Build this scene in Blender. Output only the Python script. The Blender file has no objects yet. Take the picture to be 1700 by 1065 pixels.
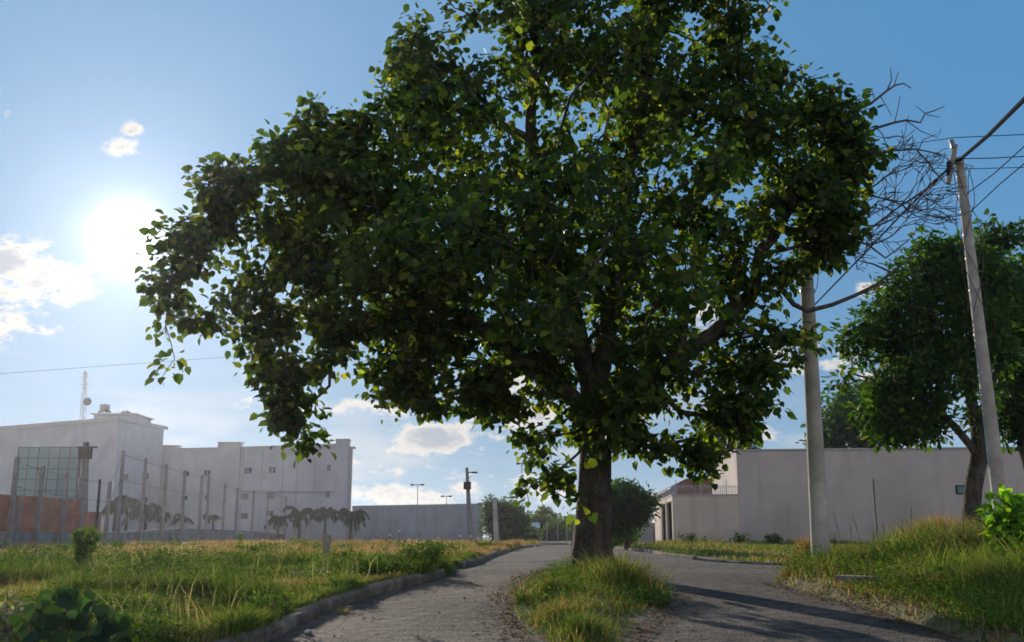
import bpy, math, random
import numpy as np
from mathutils import Vector

random.seed(7)
RNG = np.random.default_rng(11)
C = bpy.context.scene.collection
S = bpy.context.scene

# ------------------------------------------------------------------ camera
F = 1700.0                      # focal length in photograph pixels (1700 wide)
PITCH = math.atan(357.5 / F)    # horizon lies at row 890
EYE = 0.5                       # the street's plateau is z = 0, the camera stands lower down the slope
cam_d = bpy.data.cameras.new('camera')
cam = bpy.data.objects.new('camera', cam_d)
C.objects.link(cam)
cam.location = (0, 0, EYE)
cam.rotation_euler = (math.pi / 2 + PITCH, 0, 0)
cam_d.sensor_width = 36.0
cam_d.lens = 36.0
cam_d.clip_start = 0.05
cam_d.clip_end = 3000
S.camera = cam

def ray(px, py):
    dx = (px - 850.0) / F
    dy = (532.5 - py) / F
    return Vector((dx, math.cos(PITCH) - dy * math.sin(PITCH), math.sin(PITCH) + dy * math.cos(PITCH)))

def at(px, py, Y):
    r = ray(px, py)
    return Vector((0, 0, EYE)) + r * (Y / r.y)

# ------------------------------------------------------------------ sun and sky
sd = ray(212, 393).normalized()
SUN_EL = math.asin(sd.z)
SUN_AZ = math.atan2(sd.x, sd.y)          # negative: left of the road
sun_l = bpy.data.lights.new('sun', 'SUN')
sun_l.energy = 4.6
sun_l.angle = math.radians(0.5)
sun_l.color = (1.0, 0.88, 0.72)
sun_o = bpy.data.objects.new('sun', sun_l)
C.objects.link(sun_o)
sun_o.rotation_euler = Vector((-sd.x, -sd.y, -sd.z)).to_track_quat('-Z', 'Y').to_euler()

W = bpy.data.worlds.new("World")
S.world = W
W.use_nodes = True
nt = W.node_tree
nt.nodes.clear()
def wn(t, **k):
    n = nt.nodes.new(t)
    for a, b in k.items(): setattr(n, a, b)
    return n
def wl(a, b): nt.links.new(a, b)
def wmath(op, a, b=None, c=None, clamp=False):
    n = wn('ShaderNodeMath', operation=op, use_clamp=clamp)
    for i, v in enumerate((a, b, c)):
        if v is None: continue
        if isinstance(v, (int, float)): n.inputs[i].default_value = v
        else: wl(v, n.inputs[i])
    return n.outputs[0]
def wrange(v, a, b, c=0.0, d=1.0, t='SMOOTHSTEP'):
    n = wn('ShaderNodeMapRange', interpolation_type=t)
    wl(v, n.inputs[0])
    for i, x in enumerate((a, b, c, d)): n.inputs[i + 1].default_value = x
    return n.outputs[0]
sky = wn('ShaderNodeTexSky', sky_type='NISHITA', sun_disc=False)
sky.sun_elevation = SUN_EL
sky.sun_rotation = SUN_AZ
sky.altitude = 700
sky.air_density = 1.0
sky.dust_density = 0.25
sky.ozone_density = 2.2
tc = wn('ShaderNodeTexCoord')
sep = wn('ShaderNodeSeparateXYZ')
wl(tc.outputs['Generated'], sep.inputs[0])
dp = wn('ShaderNodeVectorMath', operation='DOT_PRODUCT')
wl(tc.outputs['Generated'], dp.inputs[0]); dp.inputs[1].default_value = sd
ang = wmath('ARCCOSINE', wmath('MINIMUM', dp.outputs['Value'], 1.0))
def wexp(x, s_, p_=1.0): return wmath('EXPONENT', wmath('MULTIPLY', wmath('POWER', wmath('DIVIDE', x, s_), p_), -1.0))
def wcol(f, a, b):
    n = wn('ShaderNodeMix', data_type='RGBA')
    wl(f, n.inputs[0])
    for i, v in ((6, a), (7, b)):
        if isinstance(v, tuple): n.inputs[i].default_value = (*v, 1)
        else: wl(v, n.inputs[i])
    return n.outputs[2]
elev = wmath('MAXIMUM', sep.outputs[2], 0.0)
clear = wcol(wexp(ang, .52, 1.4), (.050, .225, .47), (.29, .50, .77))          # blue that pales towards the sun
clear = wcol(wmath('MULTIPLY', wexp(elev, .13, 1.3), .78), clear, (.46, .61, .71))  # and towards the horizon
# unseen cream cloud added behind the camera to warm the shaded walls
nzb = wn('ShaderNodeTexNoise'); nzb.inputs['Scale'].default_value = 3.1; nzb.inputs['Detail'].default_value = 8; wl(tc.outputs['Generated'], nzb.inputs['Vector'])
back = wmath('MULTIPLY', wrange(sep.outputs[1], .05, -.45), wrange(nzb.outputs[0], .36, .60))
clear = wcol(back, clear, (.66, .56, .50))
nmask = wrange(ang, 0.45, 1.5)
nsk = wn('ShaderNodeVectorMath', operation='SCALE'); wl(sky.outputs[0], nsk.inputs[0]); wl(nmask, nsk.inputs[3])
bg_n = wn('ShaderNodeBackground'); bg_n.inputs[1].default_value = 0.05; wl(nsk.outputs[0], bg_n.inputs[0])
bg_b = wn('ShaderNodeBackground'); bg_b.inputs[1].default_value = 0.95; wl(clear, bg_b.inputs[0])
bg_sky = wn('ShaderNodeAddShader'); wl(bg_n.outputs[0], bg_sky.inputs[0]); wl(bg_b.outputs[0], bg_sky.inputs[1])
yy = wmath('MAXIMUM', sep.outputs[1], 0.05)
U = wmath('DIVIDE', sep.outputs[0], yy)
V = wmath('DIVIDE', sep.outputs[2], yy)
uv = wn('ShaderNodeCombineXYZ'); wl(U, uv.inputs[0]); wl(V, uv.inputs[1])
mp = wn('ShaderNodeMapping'); mp.inputs['Scale'].default_value = (1.0, 1.9, 1.0)
wl(uv.outputs[0], mp.inputs[0])
nz = wn('ShaderNodeTexNoise'); nz.inputs['Scale'].default_value = 13; nz.inputs['Detail'].default_value = 9; nz.inputs['Roughness'].default_value = 0.58
wl(mp.outputs[0], nz.inputs['Vector'])
nz2 = wn('ShaderNodeTexNoise'); nz2.inputs['Scale'].default_value = 38; nz2.inputs['Detail'].default_value = 10; nz2.inputs['Roughness'].default_value = .62
wl(mp.outputs[0], nz2.inputs['Vector'])
# cloud banks: direction (as photograph pixel), half sizes in pixels
CL = [(40, 482, 115, 85, 1.0), (0, 440, 60, 50, 1.0), (10, 540, 110, 30, .7), (205, 245, 46, 20, .75), (225, 214, 26, 18, .65), (10, 190, 16, 12, .5), (385, 268, 30, 14, .8),
      (735, 728, 92, 30, 1.15), (690, 745, 110, 22, .8), (560, 680, 150, 20, .75), (430, 672, 90, 18, .6), (700, 784, 120, 22, .75),
      (640, 820, 190, 24, .8), (760, 812, 160, 20, .6), (880, 690, 140, 50, .7), (850, 640, 120, 40, .7), (780, 786, 60, 16, .6), (920, 810, 110, 34, .7),
      (600, 760, 120, 16, .5), (1230, 720, 90, 30, .55), (1440, 475, 30, 18, .9), (1400, 600, 60, 40, .7), (1440, 625, 40, 25, .6), (1330, 590, 70, 50, .5),
      (470, 520, 60, 30, .6), (270, 487, 60, 24, .7), (1180, 520, 50, 40, .7), (1060, 350, 40, 30, .5), (1900, 500, 200, 60, .8), (-400, 640, 240, 70, .9), (-300, 350, 120, 50, .8)]
tot = None
for (px, py, a, b, k) in CL:
    r = ray(px, py)
    cu, cv = r.x / r.y, r.z / r.y
    du = wmath('MULTIPLY', wmath('SUBTRACT', U, cu), F / a)
    dv = wmath('MULTIPLY', wmath('SUBTRACT', V, cv), F / b)
    d2 = wmath('ADD', wmath('MULTIPLY', du, du), wmath('MULTIPLY', dv, dv))
    m = wmath('MULTIPLY', wmath('EXPONENT', wmath('MULTIPLY', d2, -1.1)), k)
    tot = m if tot is None else wmath('MAXIMUM', tot, m)
fwd = wrange(sep.outputs[1], 0.1, 0.3)
# a loose field of streaks over the whole sky, low down
mp2 = wn('ShaderNodeMapping'); mp2.inputs['Scale'].default_value = (2.2, 2.2, 11)
wl(tc.outputs['Generated'], mp2.inputs[0])
nz3 = wn('ShaderNodeTexNoise'); nz3.inputs['Scale'].default_value = 2.4; nz3.inputs['Detail'].default_value = 8
wl(mp2.outputs[0], nz3.inputs['Vector'])
low = wmath('MULTIPLY', wrange(sep.outputs[2], 0.20, 0.02), wrange(nz3.outputs[0], 0.44, 0.66))
low = wmath('MULTIPLY', low, 0.55)
tf = wmath('MULTIPLY', tot, fwd)
nn_ = wmath('ADD', wmath('MULTIPLY', wmath('SUBTRACT', nz.outputs[0], 0.5), 2.6), wmath('MULTIPLY', wmath('SUBTRACT', nz2.outputs[0], 0.5), 1.6))
dens = wmath('ADD', tf, nn_)
alpha = wmath('MULTIPLY', wrange(dens, 0.36, 0.80), wrange(tf, 0.06, 0.45))
thick = wrange(dens, 0.62, 1.25)
alpha = wmath('MAXIMUM', wmath('MULTIPLY', alpha, 0.92), low)
ccol = wn('ShaderNodeMix', data_type='RGBA')
wl(thick, ccol.inputs[0])
ccol.inputs[6].default_value = (1.0, 0.93, 0.85, 1)
ccol.inputs[7].default_value = (0.50, 0.54, 0.61, 1)
bg_c = wn('ShaderNodeBackground'); bg_c.inputs[1].default_value = 0.86
wl(ccol.outputs[2], bg_c.inputs[0])
mixs = wn('ShaderNodeMixShader')
wl(alpha, mixs.inputs[0]); wl(bg_sky.outputs[0], mixs.inputs[1]); wl(bg_c.outputs[0], mixs.inputs[2])
# the sun itself with the bright air round it
gl = wmath('ADD', wmath('ADD', wmath('MULTIPLY', wexp(ang, .0185, 2.0), 6.0), wmath('MULTIPLY', wexp(ang, .036), .8)), wmath('MULTIPLY', wexp(ang, .13), .12))
bg_g = wn('ShaderNodeBackground'); bg_g.inputs[0].default_value = (1.0, 0.95, 0.9, 1)
wl(gl, bg_g.inputs[1])
adds = wn('ShaderNodeAddShader')
wl(mixs.outputs[0], adds.inputs[0]); wl(bg_g.outputs[0], adds.inputs[1])
wo = wn('ShaderNodeOutputWorld'); wl(adds.outputs[0], wo.inputs[0])

S.view_settings.view_transform = 'Standard'
S.view_settings.look = 'None'
S.view_settings.exposure = 0.0
S.view_settings.gamma = 1.0
S.cycles.use_denoising = True
S.cycles.max_bounces = 8
S.cycles.transparent_max_bounces = 8
S.cycles.transmission_bounces = 4
S.cycles.volume_bounces = 1
S.cycles.caustics_reflective = False
S.cycles.caustics_refractive = False
S.cycles.sample_clamp_indirect = 4
S.cycles.filter_width = 1.7

# ------------------------------------------------------------------ helpers
def noise2(x, y, seed=0):
    x = np.asarray(x, float); y = np.asarray(y, float)
    xi = np.floor(x).astype(np.int64); yi = np.floor(y).astype(np.int64)
    xf = x - xi; yf = y - yi
    def h(a, b):
        n = (a * 374761393 + b * 668265263 + seed * 1442695041) & 0x7fffffff
        n = ((n ^ (n >> 13)) * 1274126177) & 0x7fffffff
        return ((n ^ (n >> 16)) & 0xffff) / 65535.0
    u = xf * xf * (3 - 2 * xf); v = yf * yf * (3 - 2 * yf)
    return (h(xi, yi) * (1 - u) + h(xi + 1, yi) * u) * (1 - v) + (h(xi, yi + 1) * (1 - u) + h(xi + 1, yi + 1) * u) * v
def fbm(x, y, seed=0):
    return (noise2(x, y, seed) + .5 * noise2(x * 2.1, y * 2.1, seed + 1) + .25 * noise2(x * 4.3, y * 4.3, seed + 2)) / 1.75
def noise3(p, sc, seed=0):
    a = noise2(p[:, 0] * sc, p[:, 1] * sc + 17, seed); b = noise2(p[:, 1] * sc + 5, p[:, 2] * sc, seed + 5); c = noise2(p[:, 2] * sc, p[:, 0] * sc + 9, seed + 9)
    return (a + b + c) / 3
def sstep(a, b, x):
    t = np.clip((np.asarray(x, float) - a) / (b - a), 0, 1)
    return t * t * (3 - 2 * t)

def base_z(x, y):                     # the lie of the land without verges
    x = np.asarray(x, float); y = np.asarray(y, float)
    z = np.where(y < 16, -0.9 * np.clip(1 - y / 16, 0, 3) ** 1.5, 0.0)
    z = z - 0.30 * sstep(3, 7, x) * np.exp(-((y - 29) / 8.0) ** 2)
    return z

def poly_dist(px, py, poly):          # signed distance, negative inside
    px = np.asarray(px, float); py = np.asarray(py, float)
    d = np.full(px.shape, 1e9); ins = np.zeros(px.shape, bool)
    n = len(poly)
    for i in range(n):
        ax, ay = poly[i]; bx, by = poly[(i + 1) % n]
        ex, ey = bx - ax, by - ay
        t = np.clip(((px - ax) * ex + (py - ay) * ey) / (ex * ex + ey * ey + 1e-9), 0, 1)
        d = np.minimum(d, np.hypot(px - ax - t * ex, py - ay - t * ey))
        c = ((ay > py) != (by > py)) & (px < (bx - ax) * (py - ay) / (by - ay + 1e-12) + ax)
        ins ^= c
    return np.where(ins, -d, d)

def hit(px, py, lift=0.0):            # first ground point under a pixel
    r = ray(px, py)
    t = 2.0
    while t < 300:
        p = Vector((0, 0, EYE)) + r * (t / r.y)
        if p.z <= float(base_z(p.x, p.y)) + lift: return (p.x, p.y)
        t += 0.03 if t < 40 else .2
    return (p.x, p.y)
def xy(px, Y):
    r = ray(px, 890); return (r.x / r.y * Y, Y)

LEFT = [(-3.6, 2.0)] + [hit(*q) for q in [(440, 1065), (560, 1008), (640, 982), (700, 967), (738, 955), (786, 938), (830, 920), (862, 910)]] + [xy(893, 52), xy(900, 66)]
FARK = [xy(952, 66), xy(985, 54), xy(1012, 45), xy(1032, 41), xy(1065, 37), xy(1105, 33), xy(1150, 31), xy(1225, 29.2), xy(1300, 28.3), xy(1400, 27.8), (40, 27.5)]
VERGE = [(40, 20.5), xy(1500, 20), xy(1400, 19.2), xy(1325, 17.0)] + [hit(*q) for q in [(1283, 967), (1330, 982), (1385, 994), (1461, 1017), (1530, 1041), (1598, 1063)]] + [(4.4, 6.5), (4.9, 2.0)]
ROAD = [(-5.5, -30)] + LEFT + FARK + VERGE + [(5.5, -30)]
ISLAND = [hit(*q) for q in [(925, 944), (880, 966), (852, 990), (850, 1016), (868, 1042)]] + [(0.15, 7.4), (0.85, 7.4)] + [hit(*q) for q in [(1035, 1058), (1070, 1035), (1092, 1015), (1085, 985), (1062, 962), (1030, 944), (985, 936)]]
def ground_z(x, y):
    d = poly_dist(x, y, ROAD)
    di = poly_dist(x, y, ISLAND)
    z = base_z(x, y)
    bump = (fbm(np.asarray(x) * .7, np.asarray(y) * .7, 3) - .5) * .12 * sstep(0.2, 2.0, d)
    up = -0.06 + (0.16 + 0.0 * bump) * sstep(0.0, 0.12, d)
    isl = -0.06 + 0.15 * sstep(0.05, -0.7, di) + .05 * (fbm(np.asarray(x) * 3, np.asarray(y) * 3, 8) - .5)
    up = np.where(di < 0.05, np.maximum(up, isl), up)
    berm = 0.22 * sstep(.3, 2.5, d) * sstep(4.0, 6.0, x) * sstep(23, 18, y)
    return z + up + bump + berm

def origin(o):
    v = Vector((0, 0, 0))
    while o is not None: v += o.location; o = o.parent
    return v
def link(o, parent=None):
    C.objects.link(o)
    if parent is not None: o.parent = parent
    return o
def tag(o, label=None, cat=None, group=None, kind=None):
    if label: o['label'] = label
    if cat: o['category'] = cat
    if group: o['group'] = group
    if kind: o['kind'] = kind
    return o
def thing(name, label, cat, loc=(0, 0, 0), group=None):
    o = bpy.data.objects.new(name, None)
    o.empty_display_size = .2
    C.objects.link(o); o.location = loc
    return tag(o, label, cat, group)

def np_mesh(name, verts, loops, totals, mat, parent=None, cols=None, smooth=False, uvs=None):
    me = bpy.data.meshes.new(name)
    verts = np.asarray(verts, np.float32)
    if parent is not None: verts = verts - np.array(origin(parent), np.float32)
    me.vertices.add(len(verts)); me.vertices.foreach_set('co', verts.ravel())
    loops = np.asarray(loops, np.int32).ravel(); totals = np.asarray(totals, np.int32)
    me.loops.add(len(loops)); me.loops.foreach_set('vertex_index', loops)
    me.polygons.add(len(totals))
    starts = np.concatenate([[0], np.cumsum(totals)[:-1]]).astype(np.int32)
    me.polygons.foreach_set('loop_start', starts); me.polygons.foreach_set('loop_total', totals)
    if smooth: me.polygons.foreach_set('use_smooth', np.ones(len(totals), bool))
    if cols is not None:
        a = me.color_attributes.new('Col', 'FLOAT_COLOR', 'POINT')
        c = np.ones((len(verts), 4), np.float32); c[:, :3] = cols
        a.data.foreach_set('color', c.ravel())
    me.update(); me.validate()
    me.materials.append(mat)
    o = bpy.data.objects.new(name, me)
    return link(o, parent)

class MB:                             # collects boxes, tubes and polygons, links them as ONE mesh
    def __init__(s): s.v = []; s.f = []
    def add(s, vs, fs):
        n = len(s.v); s.v += [tuple(v) for v in vs]; s.f += [tuple(i + n for i in f) for f in fs]; return s
    def box(s, x0, x1, y0, y1, z0, z1):
        return s.add([(x0, y0, z0), (x1, y0, z0), (x1, y1, z0), (x0, y1, z0), (x0, y0, z1), (x1, y0, z1), (x1, y1, z1), (x0, y1, z1)],
                     [(0, 3, 2, 1), (4, 5, 6, 7), (0, 1, 5, 4), (1, 2, 6, 5), (2, 3, 7, 6), (3, 0, 4, 7)])
    def obox(s, a, b, h0, h1, w0, w1):          # box along a->b (xy), from w0 to w1 across it, h0..h1 high
        a = Vector((a[0], a[1], 0)); b = Vector((b[0], b[1], 0)); d = (b - a).normalized(); n = Vector((-d.y, d.x, 0))
        q = [a + n * w0, b + n * w0, b + n * w1, a + n * w1]
        return s.add([(p.x, p.y, h0) for p in q] + [(p.x, p.y, h1) for p in q], [(0, 3, 2, 1), (4, 5, 6, 7), (0, 1, 5, 4), (1, 2, 6, 5), (2, 3, 7, 6), (3, 0, 4, 7)])
    def tube(s, pts, rads, n=8, cap=True):
        pts = [Vector(p) for p in pts]
        if isinstance(rads, (int, float)): rads = [rads] * len(pts)
        ref = Vector((0, 0, 1)) if abs((pts[-1] - pts[0]).normalized().z) < .9 else Vector((1, 0, 0))
        rings = []
        for i, p in enumerate(pts):
            d = (pts[min(i + 1, len(pts) - 1)] - pts[max(i - 1, 0)]).normalized()
            u = d.cross(ref).normalized(); w = d.cross(u)
            rings.append([p + (u * math.cos(2 * math.pi * k / n) + w * math.sin(2 * math.pi * k / n)) * rads[i] for k in range(n)])
        vs = [v for r in rings for v in r]; fs = []
        for i in range(len(pts) - 1):
            for k in range(n):
                k2 = (k + 1) % n
                fs.append((i * n + k, i * n + k2, (i + 1) * n + k2, (i + 1) * n + k))
        if cap: fs += [tuple(range(n)), tuple(range((len(pts) - 1) * n + n - 1, (len(pts) - 1) * n - 1, -1))]
        return s.add(vs, fs)
    def build(s, name, mat, parent=None, smooth=False, bevel=0):
        me = bpy.data.meshes.new(name)
        off = origin(parent)
        me.from_pydata([tuple(Vector(v) - off) for v in s.v], [], s.f)
        if smooth: me.polygons.foreach_set('use_smooth', [True] * len(me.polygons))
        me.materials.append(mat); me.update()
        o = bpy.data.objects.new(name, me)
        if bevel:
            m = o.modifiers.new('bevel', 'BEVEL'); m.width = bevel; m.segments = 2; m.limit_method = 'ANGLE'
        return link(o, parent)

# ------------------------------------------------------------------ materials
def mat(name):
    m = bpy.data.materials.new(name); m.use_nodes = True
    n = m.node_tree.nodes; b = n['Principled BSDF']
    return m, n, m.node_tree.links, b
def N(nodes, t, **k):
    x = nodes.new(t)
    for a, b in k.items():
        if a in x.inputs.keys(): x.inputs[a].default_value = b
        else: setattr(x, a, b)
    return x
def noisy(name, c1, c2, scale=3, rough=.85, bump=.3, c3=None, s3=.4, bs=None, detail=8, dist=.02, streak=False, coord='Object'):
    m, n, l, b = mat(name)
    t = N(n, 'ShaderNodeTexCoord')
    src = t.outputs[coord]
    if streak:
        mpn = N(n, 'ShaderNodeMapping'); mpn.inputs['Scale'].default_value = (1, 1, .12); l.new(src, mpn.inputs[0]); s1 = mpn.outputs[0]
    else: s1 = src
    z = N(n, 'ShaderNodeTexNoise', Scale=scale, Detail=detail); l.new(s1, z.inputs['Vector'])
    r = N(n, 'ShaderNodeValToRGB'); r.color_ramp.elements[0].position = .35; r.color_ramp.elements[1].position = .65
    r.color_ramp.elements[0].color = (*c1, 1); r.color_ramp.elements[1].color = (*c2, 1)
    l.new(z.outputs[0], r.inputs[0]); out = r.outputs[0]
    if c3:
        z3 = N(n, 'ShaderNodeTexNoise', Scale=s3, Detail=6); l.new(src, z3.inputs['Vector'])
        mr = N(n, 'ShaderNodeMapRange'); mr.inputs[1].default_value = .45; mr.inputs[2].default_value = .68; l.new(z3.outputs[0], mr.inputs[0])
        mx = N(n, 'ShaderNodeMix', data_type='RGBA'); l.new(mr.outputs[0], mx.inputs[0]); l.new(out, mx.inputs[6]); mx.inputs[7].default_value = (*c3, 1)
        out = mx.outputs[2]
    l.new(out, b.inputs['Base Color']); b.inputs['Roughness'].default_value = rough
    if bump:
        zb = N(n, 'ShaderNodeTexNoise', Scale=bs or scale * 8, Detail=8); l.new(src, zb.inputs['Vector'])
        bp = N(n, 'ShaderNodeBump', Strength=bump, Distance=dist); l.new(zb.outputs[0], bp.inputs['Height']); l.new(bp.outputs[0], b.inputs['Normal'])
    return m
def leafmat(name, trans=.45, rough=.45, tint=(1.5, 1.55, .35), spec=.35):
    m, n, l, b = mat(name)
    a = N(n, 'ShaderNodeAttribute', attribute_name='Col')
    l.new(a.outputs['Color'], b.inputs['Base Color']); b.inputs['Roughness'].default_value = rough
    b.inputs['Specular IOR Level'].default_value = spec
    tr = N(n, 'ShaderNodeBsdfTranslucent')
    mx = N(n, 'ShaderNodeMix', data_type='RGBA', blend_type='MULTIPLY'); mx.inputs[0].default_value = 1
    l.new(a.outputs['Color'], mx.inputs[6]); mx.inputs[7].default_value = (*tint, 1)
    l.new(mx.outputs[2], tr.inputs['Color'])
    ms = N(n, 'ShaderNodeMixShader'); ms.inputs[0].default_value = trans
    l.new(b.outputs[0], ms.inputs[1]); l.new(tr.outputs[0], ms.inputs[2])
    l.new(ms.outputs[0], n['Material Output'].inputs['Surface'])
    return m
def brick(name, c1, c2, mortar, w, h, scale=1.0, rough=.9, bump=.5, axis='XZ', msz=.012):
    m, n, l, b = mat(name)
    t = N(n, 'ShaderNodeTexCoord'); sp = N(n, 'ShaderNodeSeparateXYZ'); cb = N(n, 'ShaderNodeCombineXYZ')
    l.new(t.outputs['Object'], sp.inputs[0])
    sm_ = N(n, 'ShaderNodeMath', operation='ADD'); l.new(sp.outputs['X'], sm_.inputs[0]); l.new(sp.outputs['Y'], sm_.inputs[1])
    l.new(sm_.outputs[0] if axis[0] == 'S' else sp.outputs[axis[0]], cb.inputs[0]); l.new(sp.outputs['Z'], cb.inputs[1])
    bt = N(n, 'ShaderNodeTexBrick', Scale=scale); bt.inputs['Color1'].default_value = (*c1, 1); bt.inputs['Color2'].default_value = (*c2, 1); bt.inputs['Mortar'].default_value = (*mortar, 1)
    bt.inputs['Mortar Size'].default_value = msz; bt.inputs['Brick Width'].default_value = w; bt.inputs['Row Height'].default_value = h
    l.new(cb.outputs[0], bt.inputs['Vector'])
    z = N(n, 'ShaderNodeTexNoise', Scale=1.7, Detail=9); l.new(t.outputs['Object'], z.inputs['Vector'])
    mr = N(n, 'ShaderNodeMapRange'); mr.inputs[1].default_value = .3; mr.inputs[2].default_value = .7; mr.inputs[3].default_value = .55; mr.inputs[4].default_value = 1.2; l.new(z.outputs[0], mr.inputs[0])
    mx = N(n, 'ShaderNodeMix', data_type='RGBA', blend_type='MULTIPLY'); mx.inputs[0].default_value = 1
    l.new(bt.outputs['Color'], mx.inputs[6]); l.new(mr.outputs[0], mx.inputs[7])
    l.new(mx.outputs[2], b.inputs['Base Color']); b.inputs['Roughness'].default_value = rough
    bp = N(n, 'ShaderNodeBump', Strength=bump, Distance=.01); bp.invert = True; l.new(bt.outputs['Fac'], bp.inputs['Height']); l.new(bp.outputs[0], b.inputs['Normal'])
    return m

HAZE = .00036
M = {}
M['leaf'] = leafmat('leaf', .52, .55, (3.2, 3.3, .7), .16)
M['leaf_matte'] = leafmat('leaf_matte', .25, .7, (2.2, 2.1, .6), .12)
M['leaf_small'] = leafmat('leaf_small', .45, .55, (2.6, 2.6, .65), .14)
M['grass'] = leafmat('grass_blade', .45, .75, (1.25, 1.2, .55), .06)
M['bark'] = noisy('bark', (.038, .027, .020), (.12, .088, .065), 11, .98, 1.0, c3=(.15, .125, .10), s3=3, bs=16, dist=.16, streak=True)
M['twig'] = noisy('twig', (.05, .04, .035), (.11, .09, .075), 12, .9, .3)
M['deadwood'] = noisy('deadwood', (.055, .042, .036), (.12, .095, .08), 12, .9, .3)
M['concrete_pole'] = noisy('concrete_pole', (.40, .36, .31), (.54, .48, .42), 5, .9, .35, c3=(.30, .26, .22), s3=1.2, bs=60, dist=.01)
M['kerb'] = noisy('kerb_concrete', (.15, .118, .09), (.30, .245, .19), 7, .95, .9, c3=(.09, .065, .045), s3=1.8, bs=22, dist=.05)
def stucco(name, c1, c2, dirt):
    m = noisy(name, c1, c2, 1.1, .92, .35, c3=tuple(c * .84 for c in c1), s3=.3, bs=30, dist=.03)
    n = m.node_tree.nodes; l = m.node_tree.links; b = n['Principled BSDF']; src = b.inputs['Base Color'].links[0].from_socket
    t = N(n, 'ShaderNodeTexCoord'); g = N(n, 'ShaderNodeNewGeometry'); sp = N(n, 'ShaderNodeSeparateXYZ'); l.new(g.outputs['Position'], sp.inputs[0])
    mpn = N(n, 'ShaderNodeMapping'); mpn.inputs['Scale'].default_value = (1, 1, .10); l.new(t.outputs['Object'], mpn.inputs[0])
    z = N(n, 'ShaderNodeTexNoise', Scale=1.6, Detail=9, Roughness=.6); l.new(mpn.outputs[0], z.inputs['Vector'])
    z2 = N(n, 'ShaderNodeTexNoise', Scale=.9, Detail=8); l.new(t.outputs['Object'], z2.inputs['Vector'])
    # rising damp of ragged height and rain streaks
    h = N(n, 'ShaderNodeMath', operation='MULTIPLY_ADD'); l.new(z2.outputs[0], h.inputs[0]); h.inputs[1].default_value = -2.6; l.new(sp.outputs['Z'], h.inputs[2])
    mr = N(n, 'ShaderNodeMapRange'); mr.inputs[1].default_value = -.2; mr.inputs[2].default_value = -1.3; mr.inputs[4].default_value = .6; l.new(h.outputs[0], mr.inputs[0])
    ms = N(n, 'ShaderNodeMapRange'); ms.inputs[1].default_value = .54; ms.inputs[2].default_value = .72; ms.inputs[4].default_value = .5; l.new(z.outputs[0], ms.inputs[0])
    mm = N(n, 'ShaderNodeMath', operation='MAXIMUM'); l.new(mr.outputs[0], mm.inputs[0]); l.new(ms.outputs[0], mm.inputs[1])
    mx = N(n, 'ShaderNodeMix', data_type='RGBA'); l.new(mm.outputs[0], mx.inputs[0]); l.new(src, mx.inputs[6]); mx.inputs[7].default_value = (*dirt, 1)
    l.new(mx.outputs[2], b.inputs['Base Color']); return m
M['stucco'] = stucco('stucco', (.48, .41, .37), (.545, .465, .42), (.29, .25, .22))
M['cream'] = stucco('cream_paint', (.57, .465, .385), (.65, .535, .445), (.34, .28, .23))
M['facade'] = stucco('facade_paint', (.44, .43, .47), (.50, .49, .53), (.38, .365, .39))
M['yardwall'] = stucco('yardwall', (.33, .33, .365), (.39, .39, .43), (.23, .225, .24))
M['dark'] = noisy('dark_metal', (.010, .010, .011), (.022, .021, .022), 6, .95, .1)
M['dark'].node_tree.nodes['Principled BSDF'].inputs['Specular IOR Level'].default_value = .03
M['steel'] = noisy('galvanised', (.28, .28, .29), (.4, .4, .41), 6, .5, .1)
M['tank'] = noisy('tank_metal', (.22, .22, .23), (.34, .34, .35), 3, .4, .1)
M['wood'] = noisy('grey_wood', (.18, .16, .14), (.32, .29, .25), 8, .9, .4, streak=True)
M['trim'] = noisy('trim', (.36, .345, .355), (.42, .40, .41), 1, .85, .05)
M['stone'] = noisy('pebble', (.25, .22, .19), (.5, .46, .4), 20, .9, .4)
M['white'] = noisy('white_petal', (.7, .68, .62), (.85, .83, .78), 20, .8, .1)
M['gate'] = noisy('gate_metal', (.09, .06, .045), (.14, .095, .07), 3, .55, .1)
M['porcelain'] = noisy('porcelain', (.13, .12, .12), (.2, .19, .18), 9, .4, .05)
M['brick'] = brick('red_brick', (.38, .085, .045), (.50, .13, .07), (.28, .17, .13), .24, .16, axis='YZ')
M['block'] = brick('grey_block', (.17, .165, .17), (.24, .23, .23), (.13, .125, .125), .4, .2, axis='YZ')
M['brickpost'] = noisy('brick_post', (.17, .15, .15), (.25, .225, .225), 4, .95, .3)
M['tiles'] = brick('roof_tiles', (.34, .10, .05), (.46, .15, .075), (.12, .045, .03), .26, .10, axis='SZ', msz=.02)
M['tiles'].node_tree.nodes['Principled BSDF'].inputs['Specular IOR Level'].default_value = .05
M['skyblue'] = noisy('pale_blue_paint', (.30, .40, .50), (.38, .48, .58), 2, .8, .05)
m, n, l, b = mat('window_glass'); b.inputs['Base Color'].default_value = (.035, .04, .05, 1); b.inputs['Roughness'].default_value = .12; M['glass'] = m
m, n, l, b = mat('teal_glass'); b.inputs['Base Color'].default_value = (.04, .13, .15, 1); b.inputs['Roughness'].default_value = .2; M['teal'] = m
m, n, l, b = mat('curtain_glass'); b.inputs['Base Color'].default_value = (.04, .15, .19, 1); b.inputs['Roughness'].default_value = .3; b.inputs['Specular IOR Level'].default_value = .2; M['curtain'] = m

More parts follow.
